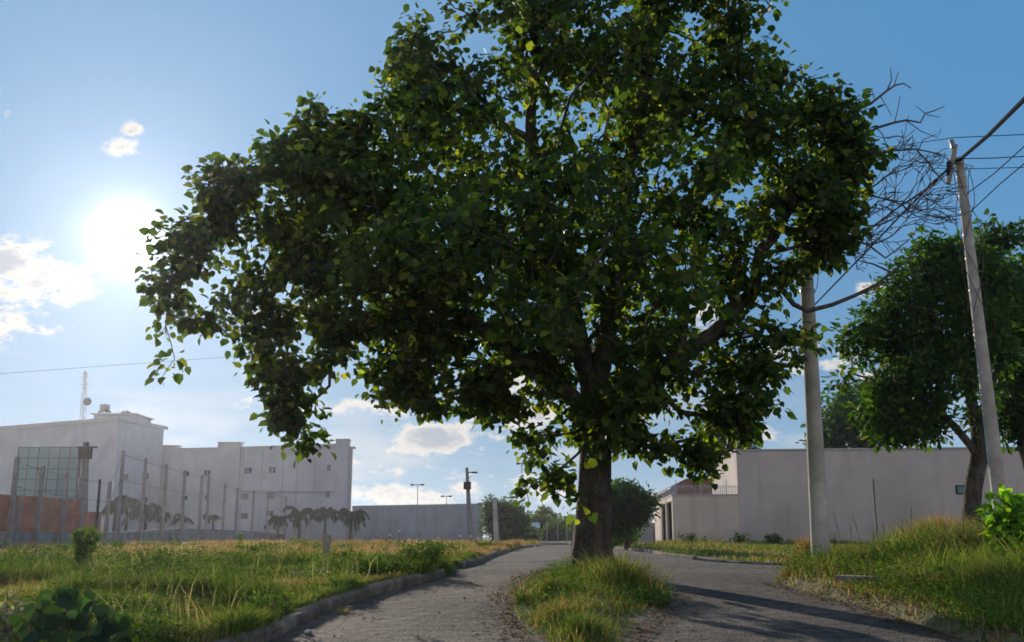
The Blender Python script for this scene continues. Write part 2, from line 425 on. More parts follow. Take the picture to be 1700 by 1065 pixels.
def asphalt():
    m, n, l, b = mat('asphalt'); t = N(n, 'ShaderNodeTexCoord'); o = t.outputs['Object']
    big = N(n, 'ShaderNodeTexNoise', Scale=.55, Detail=7); l.new(o, big.inputs['Vector'])
    mid = N(n, 'ShaderNodeTexNoise', Scale=6, Detail=8); l.new(o, mid.inputs['Vector'])
    vor = N(n, 'ShaderNodeTexVoronoi', Scale=48); l.new(o, vor.inputs['Vector'])
    fine = N(n, 'ShaderNodeTexNoise', Scale=60, Detail=4); l.new(o, fine.inputs['Vector'])
    r = N(n, 'ShaderNodeValToRGB'); e = r.color_ramp.elements
    e[0].position = .42; e[0].color = (.040, .031, .026, 1); e[1].position = .61; e[1].color = (.155, .118, .094, 1)
    a = N(n, 'ShaderNodeMath', operation='ADD'); a2 = N(n, 'ShaderNodeMath', operation='MULTIPLY_ADD')
    l.new(big.outputs[0], a2.inputs[0]); a2.inputs[1].default_value = .6; mm = N(n, 'ShaderNodeMath', operation='MULTIPLY'); l.new(mid.outputs[0], mm.inputs[0]); mm.inputs[1].default_value = .4
    l.new(mm.outputs[0], a2.inputs[2]); l.new(a2.outputs[0], r.inputs[0])
    # pale stones in the worn surface
    vr = N(n, 'ShaderNodeValToRGB'); vr.color_ramp.elements[0].position = .0; vr.color_ramp.elements[0].color = (.45, .45, .45, 1); vr.color_ramp.elements[1].position = 1; vr.color_ramp.elements[1].color = (2.0, 1.9, 1.75, 1)
    l.new(vor.outputs['Color'], vr.inputs[0])
    mx = N(n, 'ShaderNodeMix', data_type='RGBA', blend_type='MULTIPLY'); mx.inputs[0].default_value = .8
    l.new(r.outputs[0], mx.inputs[6]); l.new(vr.outputs[0], mx.inputs[7])
    # dirt washed over it
    dz = N(n, 'ShaderNodeTexNoise', Scale=1.3, Detail=9, Roughness=.65); l.new(o, dz.inputs['Vector'])
    dr = N(n, 'ShaderNodeMapRange'); dr.inputs[1].default_value = .54; dr.inputs[2].default_value = .72; dr.inputs[4].default_value = .6; l.new(dz.outputs[0], dr.inputs[0])
    m2 = N(n, 'ShaderNodeMix', data_type='RGBA'); l.new(dr.outputs[0], m2.inputs[0]); l.new(mx.outputs[2], m2.inputs[6]); m2.inputs[7].default_value = (.17, .125, .09, 1)
    l.new(m2.outputs[2], b.inputs['Base Color']); b.inputs['Roughness'].default_value = .88
    ad = N(n, 'ShaderNodeMath', operation='ADD'); l.new(fine.outputs[0], ad.inputs[0]); l.new(vor.outputs['Distance'], ad.inputs[1])
    bp = N(n, 'ShaderNodeBump', Strength=1.0, Distance=.03); l.new(ad.outputs[0], bp.inputs['Height'])
    b2 = N(n, 'ShaderNodeBump', Strength=.8, Distance=.14); l.new(mid.outputs[0], b2.inputs['Height']); l.new(bp.outputs[0], b2.inputs['Normal'])
    l.new(b2.outputs[0], b.inputs['Normal'])
    return m
M['asphalt'] = asphalt()
def soil():
    m, n, l, b = mat('soil'); t = N(n, 'ShaderNodeTexCoord'); o = t.outputs['Object']
    z = N(n, 'ShaderNodeTexNoise', Scale=.9, Detail=10, Roughness=.65); l.new(o, z.inputs['Vector'])
    r = N(n, 'ShaderNodeValToRGB'); e = r.color_ramp.elements
    e[0].position = .3; e[0].color = (.080, .036, .018, 1); e[1].position = .72; e[1].color = (.26, .125, .06, 1)
    k = e.new(.5); k.color = (.14, .125, .06, 1)
    l.new(z.outputs[0], r.inputs[0]); l.new(r.outputs[0], b.inputs['Base Color']); b.inputs['Roughness'].default_value = 1
    z2 = N(n, 'ShaderNodeTexNoise', Scale=14, Detail=10); l.new(o, z2.inputs['Vector'])
    bp = N(n, 'ShaderNodeBump', Strength=1, Distance=.06); l.new(z2.outputs[0], bp.inputs['Height']); l.new(bp.outputs[0], b.inputs['Normal'])
    return m
M['soil'] = soil()
# ------------------------------------------------------------------ ground, road, kerbs
def grid(name, xs, ys, zf, m, kind='structure', keep=None):
    X, Y = np.meshgrid(xs, ys); x = X.ravel(); y = Y.ravel()
    z = np.concatenate([zf(x[i:i + 200000], y[i:i + 200000]) for i in range(0, len(x), 200000)])
    nx, ny = len(xs), len(ys)
    i, j = np.meshgrid(np.arange(nx - 1), np.arange(ny - 1)); a = (j * nx + i).ravel()
    q = np.stack([a, a + 1, a + nx + 1, a + nx], 1)
    if keep is not None:
        cx = x[q].mean(1); cy = y[q].mean(1); q = q[keep(cx, cy)]
    o = np_mesh(name, np.stack([x, y, z], 1), q, np.full(len(q), 4), m, smooth=True)
    return tag(o, kind=kind)
def steps(*segs):
    out = []
    for a, b, s in segs: out += list(np.arange(a, b, s))
    return np.array(out + [segs[-1][1]])
gx = steps((-620, -60, 25), (-60, -16, 1.5), (-16, -8, .35), (-8, 9, .1), (9, 16, .35), (16, 60, 1.5), (60, 620, 25))
gy = steps((-60, 0, 2), (0, 6, .4), (6, 22, .1), (22, 34, .3), (34, 70, .8), (70, 120, 3), (120, 900, 30))
grid('ground', gx, gy, ground_z, M['soil'])
def road_z(x, y): return base_z(x, y) + .012 * (fbm(x * .8, y * .8, 31) - .5) * sstep(0, 3, y)
grid('road', steps((-12, -4, .5), (-4, 6, .1), (6, 12, .3), (12, 42, 1)), steps((-30, 4, .5), (4, 22, .1), (22, 34, .3), (34, 70, .7)), road_z, M['asphalt'],
     keep=lambda x, y: poly_dist(x, y, ROAD) < .10)

def kerb(name, pts, skip=(), w=.14, h=.10, seg=.9):
    P = [Vector((a, b)) for a, b in pts]; mb = MB(); k = 0
    for i in range(len(P) - 1):
        L = (P[i + 1] - P[i]).length; n = max(1, round(L / seg))
        d = (P[i + 1] - P[i]).normalized(); nn = Vector((-d.y, d.x))
        for j in range(n):
            a = P[i].lerp(P[i + 1], j / n); c = P[i].lerp(P[i + 1], (j + 1) / n)
            k += 1
            if any(s0 < a.y < s1 for s0, s1 in skip): continue
            jit = random.uniform(-.012, .012); g = .006; tw = random.uniform(-.012, .012)
            a2 = a + d * g; c2 = c - d * g; vs = []
            for q in (a2, c2):
                z0 = float(base_z(q.x, q.y)); hh = h + jit
                for off, zz in ((-.005, -.08), (-.005, hh - .03), (.02, hh), (w - .02, hh), (w, hh - .03), (w, -.08)):
                    p = q + nn * (off + tw); vs.append((p.x, p.y, z0 + zz))
            fs = [tuple(range(5, -1, -1)), tuple(range(6, 12))] + [(t, t + 1, t + 7, t + 6) for t in range(5)]
            mb.add(vs, fs)
    return tag(mb.build(name, M['kerb']), kind='structure')
kerb('kerb_strip', LEFT[:10], skip=((14.2, 16.4),))
FK = FARK[1:]
kerb('kerb_strip', FK)

# a loose kerb stone lying in the right verge
a, b_ = hit(1385, 985), hit(1450, 992)
mb = MB(); z0 = float(ground_z(np.array([a[0]]), np.array([a[1]]))[0])
mb.obox(a, b_, z0 - .06, z0 + .10, 0, .16)
tag(mb.build('kerb_stone', M['kerb'], bevel=.02), 'pale loose kerb stone lying in the grass of the right verge by the asphalt edge', 'kerb stone')

# ------------------------------------------------------------------ leaves and trees
LEAF_HEART = (np.array([(0, 0, 0), (-.44, .22, .07), (-.36, .62, .05), (0, 1, -.14), (.36, .62, .05), (.44, .22, .07), (0, .5, -.04)]),
              np.array([0, 5, 4, 6, 6, 4, 3, 0, 6, 2, 1, 6, 3, 2]), np.array([4, 3, 4, 3]))
LEAF_SMALL = (np.array([(0, 0, 0), (-.27, .5, .05), (0, 1, -.05), (.27, .5, .05)]), np.array([0, 3, 2, 0, 2, 1]), np.array([3, 3]))
def leaf_mesh(name, pos, dirs, nrm, size, cols, m, parent=None, shape=LEAF_HEART, curl=None):
    d = dirs / (np.linalg.norm(dirs, axis=1, keepdims=True) + 1e-9)
    s = np.cross(d, nrm); s /= (np.linalg.norm(s, axis=1, keepdims=True) + 1e-9)
    u = np.cross(s, d)
    T, L, K = shape
    V = pos[:, None, :] + size[:, None, None] * (T[None, :, 0:1] * s[:, None, :] + T[None, :, 1:2] * d[:, None, :] + T[None, :, 2:3] * u[:, None, :])
    n = len(pos)
    loops = (L[None, :] + (np.arange(n) * len(T))[:, None]).ravel()
    return np_mesh(name, V.reshape(-1, 3), loops, np.tile(K, n), m, parent, np.repeat(cols, len(T), 0))
def palette(n, cols, wts, jit=.18):
    cols = np.array(cols); i = RNG.choice(len(cols), n, p=np.array(wts) / sum(wts))
    return np.clip(cols[i] * (1 + RNG.normal(0, jit, (n, 1))) * (1 + RNG.normal(0, .06, (n, 3))), .004, .9)

def blob_points(blobs, n, Y0, thick=1.0, lo=.35, gap=.46, gsc=1.1, seed=1):
    """points inside a union of balls; each ball: centre direction (photo px), radius (px), distance offset (m)"""
    w = np.array([b[2] ** 2.0 * (b[4] if len(b) > 4 else 1) for b in blobs], float); w /= w.sum()
    out = []
    tries = 0
    while len(out) < n and tries < 60:
        tries += 1
        for k in RNG.choice(len(blobs), n, p=w):
            px, py, r, dy = blobs[k][:4]
            c = at(px, py, Y0 + dy); R = r * (Y0 + dy) / F
            v = RNG.normal(size=3); v /= np.linalg.norm(v); rr = R * (lo + (1 - lo) * RNG.random() ** .7)
            p = np.array(c) + v * rr * np.array([1, thick, 1])
            out.append(p)
        P = np.array(out); nn = noise3(P, gsc, seed)
        keep = nn > np.quantile(nn, gap * .55) if gap > 0 else np.ones(len(P), bool)
        if tries == 1: P0 = P[keep]
        else: P0 = np.concatenate([P0, P[keep]])
        out = []
        if len(P0) >= n: break
    return P0[:n]

def grow(seeds, tips, twig_r=.005, step=.3, droop=.0, min_h=None, bias=.28, jit=.05):
    """seeds: polylines [(points, radii)] joined into the first; tips attached one after another. returns tubes (pts, radii)"""
    pos, par, plen, dirn = [], [], [], []
    def addn(p, parent):
        pos.append(np.array(p, float)); par.append(parent)
        if parent < 0: plen.append(0); dirn.append(np.array([0, 0, 1.]))
        else:
            v = pos[-1] - pos[parent]; L = np.linalg.norm(v); plen.append(plen[parent] + L); dirn.append(v / (L + 1e-9))
        return len(pos) - 1
    chains = []
    seedr = {}
    for si, (pts, r0, r1) in enumerate(seeds):
        pts = [np.array(p, float) for p in pts]
        if si == 0: idx = addn(pts[0], -1)
        else: idx = int(np.argmin(np.linalg.norm(np.array(pos) - pts[0], axis=1)))
        ch = [idx]; segs = []
        tot = sum(np.linalg.norm(pts[i + 1] - pts[i]) for i in range(len(pts) - 1)); run = 0
        seedr.setdefault(idx, r0)
        for i in range(len(pts) - 1):
            L = np.linalg.norm(pts[i + 1] - pts[i]); n = max(1, int(round(L / step)))
            for j in range(1, n + 1):
                run += L / n
                q = pts[i] + (pts[i + 1] - pts[i]) * j / n + (RNG.normal(0, .02, 3) if si else 0)
                idx = addn(q, idx); seedr[idx] = r0 + (r1 - r0) * run / tot; ch.append(idx)
        chains.append(ch)
    ns = len(pos)
    base = np.array(pos)
    order = np.argsort(np.min(np.linalg.norm(tips[:, None, :] - base[None, ::2, :], axis=2), axis=1))
    cap = ns + len(tips) * 14
    A = np.zeros((cap, 3)); A[:ns] = base; PL = np.zeros(cap); PL[:ns] = plen; cnt = ns
    ok = np.ones(cap, bool)
    if min_h is not None: ok[:ns] = base[:, 2] > min_h
    ends = []
    for t in order:
        tip = tips[t]
        cost = np.linalg.norm(A[:cnt] - tip, axis=1) + bias * PL[:cnt]; cost[~ok[:cnt]] = 1e9
        k = int(np.argmin(cost)); v = tip - A[k]; L = np.linalg.norm(v)
        n = max(2, int(round(L / step))); n = min(n, 12)
        d0 = dirn[k] * L * .35
        ctrl = A[k] + v * .4 + d0 * .5 + np.array([0, 0, droop * L])
        idx = k; ch = [k]
        for j in range(1, n + 1):
            s = j / n; q = (1 - s) ** 2 * A[k] + 2 * s * (1 - s) * ctrl + s * s * tip
            if j < n: q = q + RNG.normal(0, jit * min(1, L), 3)
            idx = addn(q, idx); A[cnt] = q; PL[cnt] = plen[idx]; cnt += 1
            ch.append(idx)
        chains.append(ch); ends.append((ch[-2], ch[-1]))
        if cnt > cap - 20: break
    w = np.zeros(cnt)
    for e in ends: w[e[1]] = 1
    for i in range(cnt - 1, 0, -1):
        if par[i] >= 0: w[par[i]] += w[i]
    R = twig_r * np.maximum(w, 1) ** .48
    for i, r in seedr.items(): R[i] = max(r, min(R[i], r * 1.25))
    tubes = []
    for ci, ch in enumerate(chains):
        pp = [pos[i] for i in ch]; rr = [R[i] for i in ch]
        if ci > 0 and len(rr) > 1: rr[0] = min(rr[0], rr[1] * 1.25)
        tubes.append((pp, rr))
    E = np.array([[pos[a], pos[b]] for a, b in ends])
    return tubes, E

def tubes_mesh(name, tubes, m, parent, nmax=12):
    Vs, Ls, Ks = [], [], []; off = 0
    for pts, rad in tubes:
        P = np.array(pts, float); r = np.array(rad, float); k = len(P)
        if k < 2: continue
        mr = r.max(); n = 4 if mr < .02 else (6 if mr < .06 else (9 if mr < .15 else nmax + 8))
        D = np.gradient(P, axis=0); D /= (np.linalg.norm(D, axis=1, keepdims=True) + 1e-9)
        ref = np.array([.13, .99, .05]) if abs(D[0] @ np.array([.13, .99, .05])) < .9 else np.array([1., 0, 0])
        u = np.cross(D, ref); u /= (np.linalg.norm(u, axis=1, keepdims=True) + 1e-9); w = np.cross(D, u)
        th = np.arange(n) * 2 * np.pi / n
        rr = r[:, None] * np.ones((1, n))
        if n > 9: rr = rr * (1 + .08 * np.sin(th * 3 + P[:, 2:3] * 1.3) + .05 * np.sin(th * 5 + 2 + P[:, 2:3] * 2.1) + .03 * np.sin(th * 9 + P[:, 2:3] * 5))
        V = P[:, None, :] + rr[:, :, None] * (np.cos(th)[None, :, None] * u[:, None, :] + np.sin(th)[None, :, None] * w[:, None, :])
        Vs.append(V.reshape(-1, 3))
        i, j = np.meshgrid(np.arange(k - 1), np.arange(n), indexing='ij'); j2 = (j + 1) % n
        q = np.stack([i * n + j, i * n + j2, (i + 1) * n + j2, (i + 1) * n + j], -1).reshape(-1, 4) + off
        Ls.append(q.ravel()); Ks.append(np.full(len(q), 4)); off += k * n
    return np_mesh(name, np.concatenate(Vs), np.concatenate(Ls), np.concatenate(Ks), m, parent, smooth=True)

def foliage(name, E, per, size, cols, wts, m, parent, spread=.22, hang=.55, shape=LEAF_HEART, tipside=.35, inner=0, jit=.2):
    n = len(E) * per
    T = np.repeat(E[:, 1], per, 0); B = np.repeat(E[:, 0], per, 0)
    ax = T - B; ax /= (np.linalg.norm(ax, axis=1, keepdims=True) + 1e-9)
    u = RNG.random((n, 1))
    rnd = RNG.normal(size=(n, 3)); rnd /= np.linalg.norm(rnd, axis=1, keepdims=True)
    rad = spread * (.25 + .75 * RNG.random((n, 1)))
    pos = T - ax * u * tipside + rnd * rad * np.array([1, 1, .7])
    d = rnd * .9 + np.array([0, 0, -1.]) * hang * (.4 + RNG.random((n, 1))) + ax * .2
    nr = RNG.normal(size=(n, 3)) * .55 + np.array([0, 0, .8]) + rnd * .35
    sz = size * RNG.uniform(.45, 1.35, n)
    tint = 1 + .35 * (noise3(pos, .9, 77) - .5)[:, None] * 2
    c = palette(n, cols, wts, jit) * tint
    return leaf_mesh(name, pos, d, nr, sz, c, m, parent, shape)

GREENS = [(.026, .046, .019), (.038, .063, .022), (.058, .080, .024), (.125, .145, .03), (.22, .20, .03)]

# ---- the big street tree
TY = 14.6
root = at(985, 943, TY); root.z = float(base_z(root.x, root.y)) + .04
big = thing('street_tree', 'huge broad-leaved tree with wide dense crown and stout trunk standing on the road island', 'tree', root)
blobs = [(1225, 455, 62, .2, 1.5), (1275, 520, 46, -.2, 1.7), (1290, 590, 50, -.3, 1.7), (1235, 690, 46, -.4, 1.8), (1180, 745, 38, -.6, 1.8), (1110, 750, 42, -.8, 1.6), (1195, 395, 50, -.4, 1.2), (1310, 450, 34, -.3, 1.8), (1330, 545, 26, -.4, 1.8), (800, 665, 34, -.3, 1.5), (850, 690, 26, -.5, 1.6), (700, 672, 26, -.3, 1.6), (350, 540, 34, -.2, 1.4), (960, 150, 200, 0), (800, 110, 165, .5), (1110, 80, 170, .5), (1010, 20, 150, 0), (860, -60, 170, 0), (1120, -60, 160, 0), (1000, -150, 120, 0), (1215, 170, 130, 0), (1240, 60, 74, 0, 1.6), (1282, 55, 38, 0, 1.8), (1270, -20, 50, 0, 1.3), (690, 110, 75, 0),
         (650, 60, 40, -.5), (670, 190, 60, .3), (760, 280, 190, 0), (600, 300, 110, .5), (540, 345, 140, 0), (470, 260, 55, 0), (430, 330, 100, 0), (370, 300, 55, 0),
         (345, 400, 85, 0), (290, 430, 58, -.3), (262, 500, 45, -.3, 1.7), (246, 548, 28, -.5, 2.2), (480, 480, 115, 0), (400, 520, 70, 0), (430, 590, 48, 0), (620, 470, 150, 0),
         (800, 460, 180, 0), (1000, 400, 200, 0, .75), (1180, 330, 130, 0, .6), (1300, 250, 105, 0, 1.3), (1375, 200, 66, 0, 1.4), (1425, 258, 46, 0, 1.5), (1335, 350, 90, 0, 1.4), (1400, 310, 52, 0, 1.3), (1385, 380, 45, 0, 1.6), (1345, 165, 40, 0, 1.6), (1290, 110, 45, 0, 1.6),
         (1150, 560, 145, 0, .75), (1010, 600, 150, 0), (860, 600, 90, 0), (730, 590, 75, 0, 1.5), (640, 630, 48, -.3, 1.9), (690, 655, 40, 0, 1.6), (600, 600, 45, 0, 1.4), (490, 640, 48, -.4, 1.9), (472, 700, 32, -.4, 2.2), (515, 728, 28, -.4, 2.4), (545, 690, 22, -.4, 2), (560, 590, 42, 0, 1.4), (770, 650, 36, -.3, 1.6), (560, 520, 70, 0, 1.3), (480, 560, 60, 0, 1.3),
         (1240, 600, 75, 0), (1285, 645, 42, -.4), (1220, 680, 40, -.4), (1000, 690, 70, -1), (1110, 715, 62, -.6), (1140, 750, 34, -1, .6), (1070, 740, 40, 0), (905, 700, 46, -.8), (885, 745, 38, -1), (915, 790, 34, -1), (930, 830, 22, -1), (880, 825, 18, -1),
         (1175, 785, 24, -1), (790, 660, 32, 0), (515, 185, 26, 0), (490, 215, 34, 0), (560, 215, 40, .3), (600, 225, 40, .3), (1380, 420, 34, 0), (1330, 430, 48, .3), (1345, 585, 30, -.3, 2), (1345, 650, 24, -.4, 2), (1335, 500, 24, -.4, 1.5), (830, 655, 40, 0), (940, 640, 60, -1), (1080, 640, 80, -1),
         (960, 300, 120, -2.6, .6), (760, 380, 110, -2.4, .6), (1150, 430, 100, -2.4, .6), (900, 480, 120, -2.6, .6), (620, 400, 80, -1.8, .5), (1180, 240, 90, -2, .5), (1060, 200, 100, 2.8, .5), (880, 350, 150, 3, .5), (1100, 480, 110, 3, .5), (700, 450, 110, 2.6, .5)]
tips = blob_points(blobs, 4150, TY, 1.2, .3, .72, 1.9, 9)
tr = [root + Vector((0, 0, -.12)), at(984, 900, TY), at(987, 830, TY), at(990, 760, TY), at(992, 700, TY), at(985, 640, TY)]
seeds = [(tr, .205, .165),
         ([tr[-1], at(960, 560, TY), at(930, 450, TY + .3), at(900, 330, TY + .5), at(880, 180, TY), at(890, 20, TY)], .15, .03),
         ([tr[-1], at(1010, 540, TY), at(1030, 420, TY + .4), at(1050, 260, TY + .5), at(1080, 80, TY), at(1090, -60, TY)], .16, .03),
         ([tr[-2], at(900, 620, TY - .3), at(820, 560, TY), at(720, 500, TY), at(600, 440, TY), at(450, 390, TY - .2), at(340, 380, TY - .3)], .10, .015),
         ([tr[-2], at(1060, 640, TY), at(1130, 590, TY), at(1200, 540, TY), at(1250, 480, TY), at(1262, 420, TY), at(1320, 330, TY), at(1370, 250, TY)], .17, .03),
         ([at(1130, 590, TY), at(1140, 500, TY), at(1090, 400, TY), at(1170, 330, TY + .3), at(1220, 200, TY), at(1230, 60, TY)], .10, .02),
         ([tr[-1], at(940, 540, TY - 1), at(860, 420, TY - 1.8), at(760, 330, TY - 2)], .10, .02),
         ([tr[-1], at(1010, 560, TY + 1), at(980, 420, TY + 2.2), at(950, 300, TY + 2.6)], .11, .02),
         ([at(720, 500, TY), at(640, 540, TY), at(560, 560, TY), at(545, 640, TY - .3), at(490, 700, TY - .4)], .045, .01),
         ([at(340, 380, TY - .3), at(290, 460, TY - .4), at(275, 540, TY - .5)], .02, .008),
         ([at(600, 440, TY), at(560, 330, TY), at(520, 230, TY)], .04, .01)]
tubes, E = grow(seeds, tips, .0052, .3, .0, root.z + 1.9, .25)
# flare at the root
tb0 = tubes[0]; tubes[0] = (tb0[0], [r * (1.0 + .42 * math.exp(-max(0, (p[2] - root.z)) / .28)) for p, r in zip(*tb0)])
# lone hanging sprig below the left side of the crown
sprig = [at(275, 540, TY - .5), at(284, 570, TY - .5), at(290, 595, TY - .5), at(278, 612, TY - .5), at(268, 628, TY - .5)]
nz0 = len(tubes)
tubes.append(([tuple(p) for p in sprig], [.008, .007, .006, .006, .005]))
E = np.concatenate([E, np.array([[list(sprig[-2]), list(sprig[-1])]] * 2)])
trunk = tubes_mesh('trunk', tubes[:1], M['bark'], big)
limbs = [t for t in tubes[1:] if max(t[1]) >= .035]; twigs = [t for t in tubes[1:] if max(t[1]) < .035]
tubes_mesh('limbs', limbs, M['bark'], big)
crown = foliage('crown', E, 14, .128, GREENS, [.30, .32, .24, .13, .004], M['leaf'], big, .24, .5)
tubes_mesh('twigs', twigs, M['twig'], crown)

def dead(starts, depth=5, rng=random.Random(5), spread=.55, L0=.55, r0=.02, pull=None, kids=(2, 3)):
    out = []
    def rec(p, d, L, r, k):
        pts = [tuple(p)]; rs = [r]; q = Vector(p); dd = Vector(d)
        n = rng.choice((2, 3, 4))
        for i in range(n):
            dd = (dd + Vector((rng.uniform(-1, 1), rng.uniform(-1, 1), rng.uniform(-1, 1))) * .42).normalized()
            q = q + dd * L / n; pts.append(tuple(q)); rs.append(r * (1 - .32 * (i + 1) / n))
        out.append((pts, rs))
        if k <= 0: return
        for j in range(rng.choice(kids)):
            t = rng.randint(max(1, len(pts) - 2), len(pts) - 1)
            e = (dd + Vector((rng.uniform(-1, 1), rng.uniform(-.8, .8), rng.uniform(-1, 1))) * spread * 1.5).normalized()
            if pull is not None: e = (e + pull * .45).normalized()
            rec(pts[t], e, L * rng.uniform(.6, .95), rs[t] * .72, k - 1)
    for p, d, L, r, k in starts: rec(Vector(p), Vector(d).normalized(), L, r, k)
    return out
def pl(pts, r0, r1, Y=TY):
    P = [tuple(at(a, b, Y + (c[0] if c else 0))) for a, b, *c in pts]; k = len(P); r0 *= .75; r1 *= .85
    return (P, [r0 + (r1 - r0) * i / (k - 1) for i in range(k)])
DB = [pl([(1395, 290), (1408, 240), (1412, 200), (1425, 181), (1445, 172), (1470, 152), (1486, 141), (1500, 138), (1513, 146)], .036, .008),
      pl([(1472, 151), (1480, 132), (1478, 112)], .014, .005), pl([(1484, 142), (1492, 118)], .010, .004), pl([(1452, 168), (1448, 150)], .008, .004), pl([(1462, 160), (1474, 180), (1480, 192)], .008, .004),
      pl([(1430, 230), (1455, 212), (1485, 203), (1505, 199), (1528, 203), (1536, 188), (1552, 183), (1568, 176)], .028, .006),
      pl([(1485, 203), (1492, 175), (1494, 158)], .009, .004), pl([(1536, 188), (1520, 175)], .008, .004), pl([(1538, 190), (1560, 194)], .008, .004), pl([(1505, 200), (1530, 218), (1556, 228), (1562, 214)], .010, .004),
      pl([(1400, 262), (1440, 258), (1475, 250), (1520, 247), (1545, 252), (1572, 258)], .030, .007), pl([(1526, 246), (1532, 232), (1555, 222)], .010, .004),
      pl([(1522, 249), (1540, 268), (1556, 290), (1570, 304), (1580, 306)], .017, .006), pl([(1545, 270), (1566, 270)], .009, .004),
      pl([(1262, 440), (1290, 470), (1318, 505), (1340, 516), (1380, 506), (1420, 490), (1455, 472), (1480, 452)], .055, .02),
      pl([(1480, 452), (1450, 438), (1425, 432)], .02, .008), pl([(1480, 452), (1510, 430), (1528, 400)], .018, .006),
      pl([(1262, 420), (1300, 415), (1350, 402), (1410, 398), (1440, 405), (1470, 428)], .040, .012),
      pl([(1330, 350), (1390, 322), (1430, 320), (1470, 330), (1500, 335)], .028, .008), pl([(1360, 380), (1410, 370), (1450, 375), (1490, 345), (1530, 320), (1570, 290)], .024, .006)]
rr = random.Random(12)
st = []
for (px, py, dx, dz, L, r, k) in [(1430, 320, 1, .1, .5, .013, 4), (1470, 330, 1, -.3, .45, .012, 4), (1450, 375, 1, .2, .45, .012, 4), (1410, 370, 1, -.5, .45, .012, 4), (1440, 405, 1, .1, .45, .012, 4), (1500, 335, 1, .1, .4, .010, 3),
                                  (1410, 398, 1, .6, .4, .011, 4), (1490, 345, .6, .6, .4, .010, 3), (1530, 320, 1, -.6, .35, .009, 2), (1545, 252, .3, -1, .35, .009, 2), (1420, 490, 1, .4, .35, .010, 2), (1470, 428, 1, .5, .4, .01, 3),
                                  (1390, 322, .8, -.8, .45, .012, 4), (1455, 212, 1, -.5, .35, .008, 2), (1440, 258, 1, -.4, .4, .009, 3), (1350, 402, .5, -1, .35, .01, 2)]:
    st.append((at(px, py, TY), (dx, rr.uniform(-.4, .4), dz), L * 1.15, r * .95, k - 1))
    if (px // 10) % 2: st.append((at(px - 12, py + 8, TY), (dx, rr.uniform(-.6, .6), dz + rr.uniform(-.9, .9)), L * 1.0, r * .7, k - 1))
DB += dead(st, rng=random.Random(33), spread=.5, pull=Vector((.8, 0, .35)))
DB = [(p, [max(x * 1.15, .0052) for x in r]) for p, r in DB]
tag(tubes_mesh('dead_branches', DB, M['deadwood'], big), 'bare grey twigs reaching out of the right side of the crown')
# ------------------------------------------------------------------ right-hand walled house
def hz(px, py, Y): return at(px, py, Y).z
Xc = xy(1118, 50)[0]                                 # street corner of the low wall
side = Vector((0.062, 1.0)).normalized()             # its side runs away beside the road
frontR = Vector((22.0, -2.6)).normalized()           # the long front runs off to the right, a little nearer
P0 = Vector((Xc, 50.0))
def along(s, t): return P0 + frontR * s + side * t   # s metres to the right, t metres back
zl = hz(1118, 822, 50)
tallS = 0
q = None
for i in range(400):
    p = along(i * .02, 0)
    if 850 + F * p.x / (p.y * 1.0) / 1.0 * (1 / (math.cos(PITCH) + 0.2103 * math.sin(PITCH))) > 1212: tallS = i * .02; break
pt = along(tallS, 0); zt = hz(1212, 748, pt.y)
house = thing('walled_house', 'long blank mauve-beige building on the right with a lower yard wall at its street corner', 'building', (P0.x, P0.y, 0))
def wallbox(mb, s0, s1, t0, t1, z0, z1):
    q = [along(s0, t0), along(s1, t0), along(s1, t1), along(s0, t1)]
    mb.add([(p.x, p.y, z0) for p in q] + [(p.x, p.y, z1) for p in q], [(0, 1, 2, 3), (4, 7, 6, 5), (0, 4, 5, 1), (1, 5, 6, 2), (2, 6, 7, 3), (3, 7, 4, 0)]); return mb
tall = MB(); wallbox(tall, tallS, 34, 0.0, 9.5, -.5, zt); tall.build('wall', M['stucco'], house)
cp = MB(); wallbox(cp, tallS - .05, 34.05, -.05, 9.55, zt, zt + .07); cp.build('coping', M['trim'], house)
yw = MB(); wallbox(yw, 0, tallS - .003, 0.01, .22, -.5, zl)
wallbox(yw, 0.0, .2, .22, .45, -.5, zl)              # side wall: short pier, door bays under a lintel, then plain wall
wallbox(yw, 0.0, .2, 3.4, 4.0, -.5, zl); wallbox(yw, 0, .2, 6.8, 7.2, -.5, zl)
wallbox(yw, 0.002, .198, .45, 3.4, 2.18, zl); wallbox(yw, 0.002, .198, 4.0, 6.8, 2.18, zl)
wallbox(yw, 0.0, .2, 7.2, 9.6, -.5, zl)
wallbox(yw, -.02, .0, 7.4, 7.6, -.5, zl - .003); wallbox(yw, -.02, .0, 3.6, 3.8, -.5, zl - .003)
yw.build('yard_wall', M['cream'], house)
w2 = MB(); wallbox(w2, -.03, tallS - .003, -.03, .25, zl, zl + .05); wallbox(w2, -.03, .23, .25, 9.6, zl, zl + .05); w2.build('coping', M['trim'], house)
for t0, t1 in ((.45, 3.4), (4.0, 6.8)):
    g = MB(); wallbox(g, .12, .16, t0 + .01, t1 - .01, -.1, 2.17); gg = g.build('gate', M['gate'], house)
    r = MB()
    for k in range(9):
        tt = t0 + .15 + (t1 - t0 - .3) * k / 8; wallbox(r, .09, .118, tt - .02, tt + .02, 0, 2.1)
    r.build('gate_bar', M['dark'], gg)
